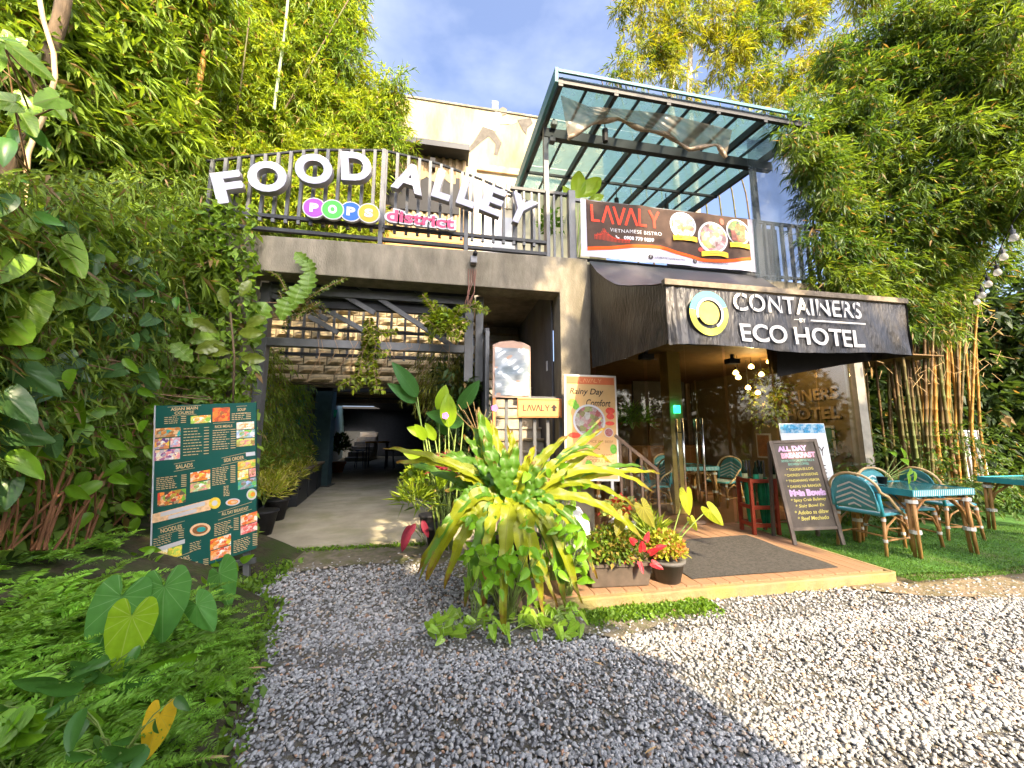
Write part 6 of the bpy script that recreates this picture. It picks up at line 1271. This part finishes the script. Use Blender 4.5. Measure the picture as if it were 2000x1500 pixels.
# ---- plants hanging on the truss
eh = plant_px('truss_philodendron','quilted pale green philodendron hanging on the truss','philodendron',tuple(P(585,600,5.32)),[('lobed',605,530,5.3,.34,0,-15,0),('lobed',590,555,5.3,.36,15,-10,10),('lobed',520,590,5.3,.42,18,-15,10),('lobed',565,580,5.3,.34,14,-10,10),('lobed',610,540,5.3,.28,160,-15,0),('lobed',500,625,5.3,.36,-8,-15,0),('lobed',600,520,5.3,.26,140,-10,0)],r=.006,m='twig')
def fernlets(name, label, cat, strands, seed, cols, ln=.08, wr=.3, group=None):
    """hanging or arching fern strands (pixel polylines with depth), each lined with leaflets"""
    t = thing(name, label, cat, P(*strands[0][0][0],strands[0][1]), group=group); b = t.location.copy(); r = np.random.default_rng(seed); B=[];D=[];C=[]; sm = MB()
    for pts, Y in strands:
        w3 = [P(x,y,Y+.05*k) for k, (x,y) in enumerate(pts)]; sm.tube([p-b for p in w3],.004,4)
        for a, c in zip(w3,w3[1:]):
            k = max(3,int((c-a).length/.014)); tt = np.linspace(0,1,k); base = np.array(a-b)+np.outer(tt,np.array(c-a)); dr = np.array((c-a).normalized()); sd = np.cross(dr,[0.2,-1,.2]); sd /= np.linalg.norm(sd)
            for s in (-1,1): B.append(base); D.append(sd*s+dr*.25+r.normal(size=(k,3))*.25); C.append((np.array(cols[0])*r.random((k,1))+np.array(cols[1])*r.random((k,1)))*.9)
    B,D,C = map(np.concatenate,(B,D,C)); L = r.uniform(.7,1.2,len(B))*ln; o = link('leaflets', leaf_mesh('leaflets',B,D,L,L*wr,C,seed,fold=.1), LM, t); o['kind'] = 'stuff'; obj('stalks', sm, M['twig'], t); return t
FY = ((.26,.32,.02),(.12,.18,.01))
fernlets('hanging_fern','bright fern strands dangling from the truss over the path','fern',[(((722,620),(722,660),(718,700),(725,745),(732,765)),5.7),(((718,625),(712,680),(735,720)),5.75),(((726,640),(745,650),(775,648)),5.7),(((722,660),(708,690),(700,735)),5.7),(((732,690),(760,688)),5.7),(((728,740),(700,735),(660,755)),5.8),(((722,730),(690,760)),5.8),(((732,760),(750,762)),5.7),(((715,640),(735,670),(728,710),(738,760)),5.65)],91,FY)
fernlets('arching_fern','light green fern with arching fronds on the truss post','fern',[(((870,650),(850,610),(825,575)),5.33),(((870,650),(885,610),(930,592),(955,610)),5.33),(((870,650),(900,600),(945,605)),5.33),(((865,650),(835,625),(825,615)),5.33),(((870,645),(860,615),(845,590)),5.33),(((875,650),(895,640),(915,625)),5.33),(((868,650),(845,645),(835,660)),5.33),(((872,655),(895,660),(905,640)),5.33),(((870,650),(868,620),(862,598)),5.33),(((862,652),(850,632),(832,640)),5.33)],92,FY)
fernlets('truss_fern','small curled fern fronds above the philodendron','fern',[(((575,600),(545,540),(510,520)),5.33),(((580,600),(620,570),(680,540)),5.33),(((585,600),(600,580),(640,560)),5.33),(((590,620),(560,600),(545,570)),5.33),(((590,610),(625,590),(640,610)),5.33),(((590,610),(560,625),(555,650)),5.33)],93,((.2,.26,.03),(.08,.13,.02)),.05)
bush('truss_shrub','leafy clump growing at the truss corner by the post','plant',P(868,640,5.45),(.32,.15,.28),420,(.05,.09),.34,GY,94)
bush('truss_moss','tangle of small leaves and roots on the truss beam','plant',P(590,612,5.4),(.22,.1,.18),300,(.04,.08),.2,((.2,.24,.04),(.1,.13,.03),(.24,.15,.07)),95)
hm = thing('hanging_moss','dense curtain of hanging green moss behind the truss','moss'); clumps('foliage',[ell(870,700,6.4,.42,.4),ell(850,725,6.4,.36,.42),ell(890,735,6.5,.32,.35),ell(845,760,6.4,.26,.35),ell(880,770,6.5,.2,.3),ell(905,700,6.5,.25,.3)],hm,per=420,leaf=(.06,.14),wr=.05,cols=((.17,.19,.02),(.08,.1,.015)),seed=62,down=1.2)
clw = thing('alley_climber','dark leafy mass on the far side of the alley mouth','plant'); clumps('foliage',[((.25,Y,z),(.3,.4,.4),1) for Y in (6.2,6.8) for z in (.5,1.1,1.7,2.2)],clw,per=240,leaf=(.09,.2),wr=.16,cols=((.06,.12,.02),(.03,.06,.015)),seed=63)
rv = MB()
for k in range(16):
    px = rr.uniform(600,900); p = P(px,660,5.75); rv.tube([p,p+Vector((rr.uniform(-.1,.1),-.02,-.15)),p+Vector((rr.uniform(-.2,.2),-.02,-rr.uniform(.25,.7)))],.004,4)
tag(obj('dangling_vines', rv, M['twig']), 'thin bare vines dangling below the truss beam', 'vines')
# potted greens upstairs and by the glass
tg = thing('terrace_shrubs','yellow and green shrubs at the top of the stairs','shrub'); clumps('foliage',[((x,9.2,z),(.35,.3,.35),1.1) for x in (.9,1.4,2.0) for z in (4.4,4.9)],tg,per=340,leaf=(.12,.24),wr=.08,cols=((.36,.34,.03),(.12,.2,.02)),seed=64,down=.3)
tb = plant_px('terrace_banana','broad bright leaved plant rising behind the railing post','banana plant',(2.3,6.1,4.25),[('banana_lit',1125,390,6.0,.62,188,-5,0),('banana_lit',1135,385,6.0,.62,222,-5,0),('banana_lit',1120,400,6.0,.4,150,-8,0),('banana_lit',1150,395,6.1,.35,240,-8,0)],r=.012)
bush('terrace_vine','dark leafy vine and green watering can on the terrace','plant',tuple(P(1075,450,5.75)),(.25,.2,.4),260,(.06,.12),.25,GB,65)
bush('glass_plant','spider plant on a shelf behind the shop glass','plant',tuple(P(1235,830,5.6)),(.3,.25,.3),260,(.16,.3),.04,GB,66,up=.5)
hb = thing('indoor_plant','leafy yellow lit plant hanging inside the shop','plant'); clumps('foliage',[ell(1500,775,6.5,.26,.34),ell(1490,800,6.5,.2,.25),ell(1515,750,6.5,.2,.2)],hb,per=320,leaf=(.05,.09),wr=.3,cols=((.2,.24,.03),(.1,.14,.02)),seed=67)
tpn = plant_px('table_plant','small glossy leaved potted plant on the outdoor table','plant',(5.62,3.95,.86),[('oval',1775,905,3.95,.17,110,-20,0),('oval',1768,895,3.95,.16,150,-20,0),('oval',1780,915,3.9,.16,60,-25,0),('oval',1772,925,3.9,.14,10,-20,0),('oval',1752,890,4.0,.15,110,-20,0),('oval',1785,920,3.9,.14,20,-20,0)],r=.004)
obj('pot', MB().lathe([(.04,-.02),(.055,.07),(.06,.07)], n=14), M['pot'], tpn, True)

# ---- bamboo on the other side
rb = thing('dense_bamboo', 'dense dark green bamboo towering over the tables', 'bamboo')
cl = []
for px, py, Y, s in ((1900,60,4.4,.7),(1990,20,4.0,.7),(1820,40,4.8,.7),(1740,70,5.2,.65),(1960,150,4.2,.6),(1880,160,4.5,.6),(1800,150,4.9,.6),(1720,160,5.2,.55),(1670,190,5.4,.45),(1960,260,4.2,.55),(1890,260,4.5,.55),(1810,250,4.8,.55),(1730,250,5.1,.5),(1660,270,5.4,.42),(1625,250,5.5,.35),(1970,350,4.3,.5),(1900,360,4.5,.5),(1820,350,4.8,.5),(1740,350,5.1,.5),(1670,340,5.3,.42),(1620,330,5.4,.34),(1960,420,4.5,.4),(1880,430,4.7,.42),(1800,440,4.9,.45),(1720,430,5.1,.42),(1650,420,5.25,.38),(1600,390,5.35,.3),(1860,490,5.0,.4),(1780,500,5.1,.4),(1700,500,5.2,.38),(1640,490,5.2,.36),(1660,550,5.1,.3),(1730,560,5.2,.36),(1800,570,5.3,.36),(1860,560,5.5,.36),(1620,530,5.25,.25),(1580,300,5.5,.26),(1560,260,5.6,.25),(2050,150,3.9,.6),(2050,330,4.0,.5),(1760,620,5.4,.3),(1830,630,5.6,.3),(1940,500,5.2,.35),(1640,120,5.6,.4),(1590,210,5.7,.3),(1560,245,4.75,.24),(1590,290,4.8,.28),(1600,340,4.9,.28),(1575,330,5.0,.2)):
    cl.append(ell(px,py,Y,s,s*.85,s*.7))
    for _ in range(2): cl.append(ell(px+rr.uniform(-55,45),py+rr.uniform(-45,45),Y+rr.uniform(-.3,.2),s*.36,s*.3,wt=1.3))
clumps('foliage', cl, rb, per=640, leaf=(.10,.20), wr=.075, cols=((.17,.25,.03),(.06,.125,.02)), dry=.05, seed=12, down=.55, spl=8, twigs=4)
for i in range(66):
    px = rr.gauss(1825,52); Y = rr.uniform(5.6,6.9); d = P(px,870,Y); x0 = d.x; ln_ = rr.uniform(-.5,.5)
    obj('culm', culm([(x0,Y,0),(x0+ln_*.25,Y-.05,1.6),(x0+ln_*.9,Y-.2,3.4),(x0+ln_*1.9,Y-.5,6.0)],rr.uniform(.022,.042),.016,.3), M['culm' if i % 4 else 'culm_gold'], rb, True)
tws = MB()
for i in range(90):
    p = P(rr.uniform(1690,1960),rr.uniform(590,760),rr.uniform(5.2,5.9)); tws.tube([p,p+Vector((rr.uniform(-.3,.3),rr.uniform(-.2,.1),rr.uniform(-.25,.3)))],.004,4)
obj('dry_twigs', tws, M['straw'], rb)['kind'] = 'stuff'
hd = thing('hedge_planting','low dark hedge behind the outdoor tables','hedge'); clumps('foliage',[((x,5.0+.1*math.sin(x*3),z),(.38,.3,.26),1) for x in (6.0,6.5,7.0,7.6,8.2,8.9,9.6,10.3) for z in (.3,.62)]+[((x,5.9,1.3),(.4,.3,.4),.7) for x in (7.4,7.8,9.6,10.4,11.2)],hd,per=280,leaf=(.06,.13),wr=.16,cols=((.09,.16,.025),(.04,.08,.02)),seed=68)
ft = thing('far_bamboo', 'feathery sunlit bamboo tops arching behind the canopy', 'bamboo')
cl = []
for px, py, Y, s in ((1260,20,9.2,.7),(1330,50,9.3,.75),(1240,80,9.2,.45),(1215,120,9.2,.35),(1300,100,9.3,.5),(1400,40,9.4,.8),(1470,80,9.3,.7),(1420,110,9.3,.6),(1350,-40,9.4,.8),(1550,40,9.0,.8),(1500,140,9.0,.6),(1560,150,8.8,.6),(1470,160,9.0,.45),(1440,190,9.0,.3),(1520,210,8.8,.35),(1580,210,8.6,.4),(1620,90,8.6,.7),(1210,140,9.2,.2),(1320,140,9.4,.35),(1350,160,9.5,.3),(1480,-30,9.4,.9),(1600,-40,9.0,.9),(1700,-20,8.4,.9),(1270,-50,9.3,.6)):
    cl.append(ell(px,py,Y,s,s*.8,s*.8,.55))
    for _ in range(3): cl.append(ell(px+rr.uniform(-50,50),py+rr.uniform(-40,55),Y+rr.uniform(-.3,.3),s*.3,s*.34,wt=1.1))
clumps('foliage', cl, ft, per=340, leaf=(.15,.28), wr=.065, cols=((.30,.30,.015),(.11,.19,.02)), dry=.04, seed=13, down=.7, spl=8, twigs=4)
for a, b, Y in (((1310,190),(1325,60),10),((1345,185),(1350,60),10)): obj('trunk', MB().tube([(P(*a,Y).x,Y,0),P(*a,Y),P(*b,Y)],[.12,.1,.07],9), mat('pale_bark', (.55,.47,.36), .85, .3, 8, .4, 30), ft, True)
for i in range(9):
    x = 5.6+.5*i; obj('culm', culm([(x,9.4,0),(x,9.4,5),(x-.3,9.3,9),(x-1.2,9.1,12)],.04,.014,.35), M['culm'], ft, True)

# ---- trees beyond the tables, closing the view
def far_tree(label, x, Y, h, s, seed, name='garden_tree', cols=((.04,.075,.018),(.015,.03,.01)), per=60):
    t = thing(name, label, 'tree', (x,Y,0)); q = random.Random(seed)
    obj('trunk', MB().tube([(0,0,0),(.05,0,h*.4),(.15,0,h*.75)],[.16,.12,.06],8), M['bark'], t, True)
    cl = [((q.uniform(-s,s)*.8,q.uniform(-.6,.6),h*.12+h*.85*(k+.5)/9),(s*.62,.8,h*.13),1) for k in range(9) for _ in range(2)]
    clumps('crown', cl, t, per=per, leaf=(.22,.38), wr=.2, cols=cols, seed=seed, spl=6); return t
for k, (x, Y, h, s) in enumerate(((9.6,8.0,5.0,1.3),(12.2,8.0,5.2,1.5),(15.0,7.8,5.4,1.6),(18,7.0,6,1.9),(21,5.5,6,2.0))):  # deep shade put into their dark leaf colour
    far_tree(('shaded bushy tree right behind the bamboo canes','shaded bushy tree beyond the pale fence posts','dark tree next after the pale fence posts','dark tree at the far side of the garden','dark tree at the very edge of the garden')[k], x, Y, h, s, 300+k)
# ---- unseen behind the viewer: wall added and crowns shaped for shade, trees for reflections
stw = tag(obj('shade_wall', MB().box(-2.6,3.02,-3.2,-3.0,0,4.25), M['concrete']), 'high concrete wall behind the forecourt', 'wall')
def shade_tree(name, label, trunk, cl, per, seed):
    t = thing(name, label, 'tree', (trunk[0],trunk[1],0)); obj('trunk', MB().tube([(0,0,0),(0,.1,2.5),(.2,0,6),(.2,0,9)],[.3,.24,.16,.08],10), M['bark'], t, True)
    clumps('crown', [(tuple(np.array(c)-np.array([trunk[0],trunk[1],0])),rd,w_) for c, rd, w_ in cl], t, per=per, leaf=(.3,.5), wr=.3, cols=((.1,.17,.03),(.05,.09,.02)), seed=seed, spl=5); return t
cl = [((x,-4.2+rr.uniform(-.8,.8),z),(1.05,1.2,1.0),.015 if x < -.5 else .09 if x < 0 else 1) for x in (-2.2,-1.1,-.1,.85) for z in (4.9,6.4,7.9,9.4,10.8)]+[((x,-3.8,z),(.75,.8,.75),1.2) for x, z in ((1.6,5.0),(2.3,5.1),(1.3,6.0),(1.2,8.6),(1.6,10),(2.4,10),(3.1,10.4),(1.6,11.3),(2.6,11.4),(3.3,11.5))]+[((x,-4,11.8),(1.0,1,.8),.05 if x < 0 else .8) for x in (-2,-1,.5)]  # crown dense where shade is wanted, thin where sun should reach
shade_tree('rain_tree','broad leafy tree behind the high concrete wall',(-.6,-4.2),cl,75,201)
cl = [((x,-3.4+rr.uniform(-.5,.5),z),(.7,.6,.5),1) for x, z in ((5.0,7.2),(6.3,8.3),(7.4,6.6),(8.2,8.0),(5.6,10.2),(6.8,11.4),(8.6,10.2),(4.9,12.0),(9.4,6.8),(10.2,8.4),(7.6,9.6),(8.8,5.8))]
shade_tree('street_tree','open crowned tree beyond the end of the high wall',(8,-4),cl,70,202)
for k in range(12):
    far_tree('bushy roadside tree behind the viewer, %s along the road' % ('first','second','third','fourth','fifth','sixth','seventh','eighth','ninth','tenth','eleventh','last')[k], -12+4.6*k if k < 9 else 27, -11-1.2*(k%2) if k < 9 else -6+5*(k-9), 6.2 if k < 6 else 8.5, 2.5, 320+k, 'roadside_tree', per=22)
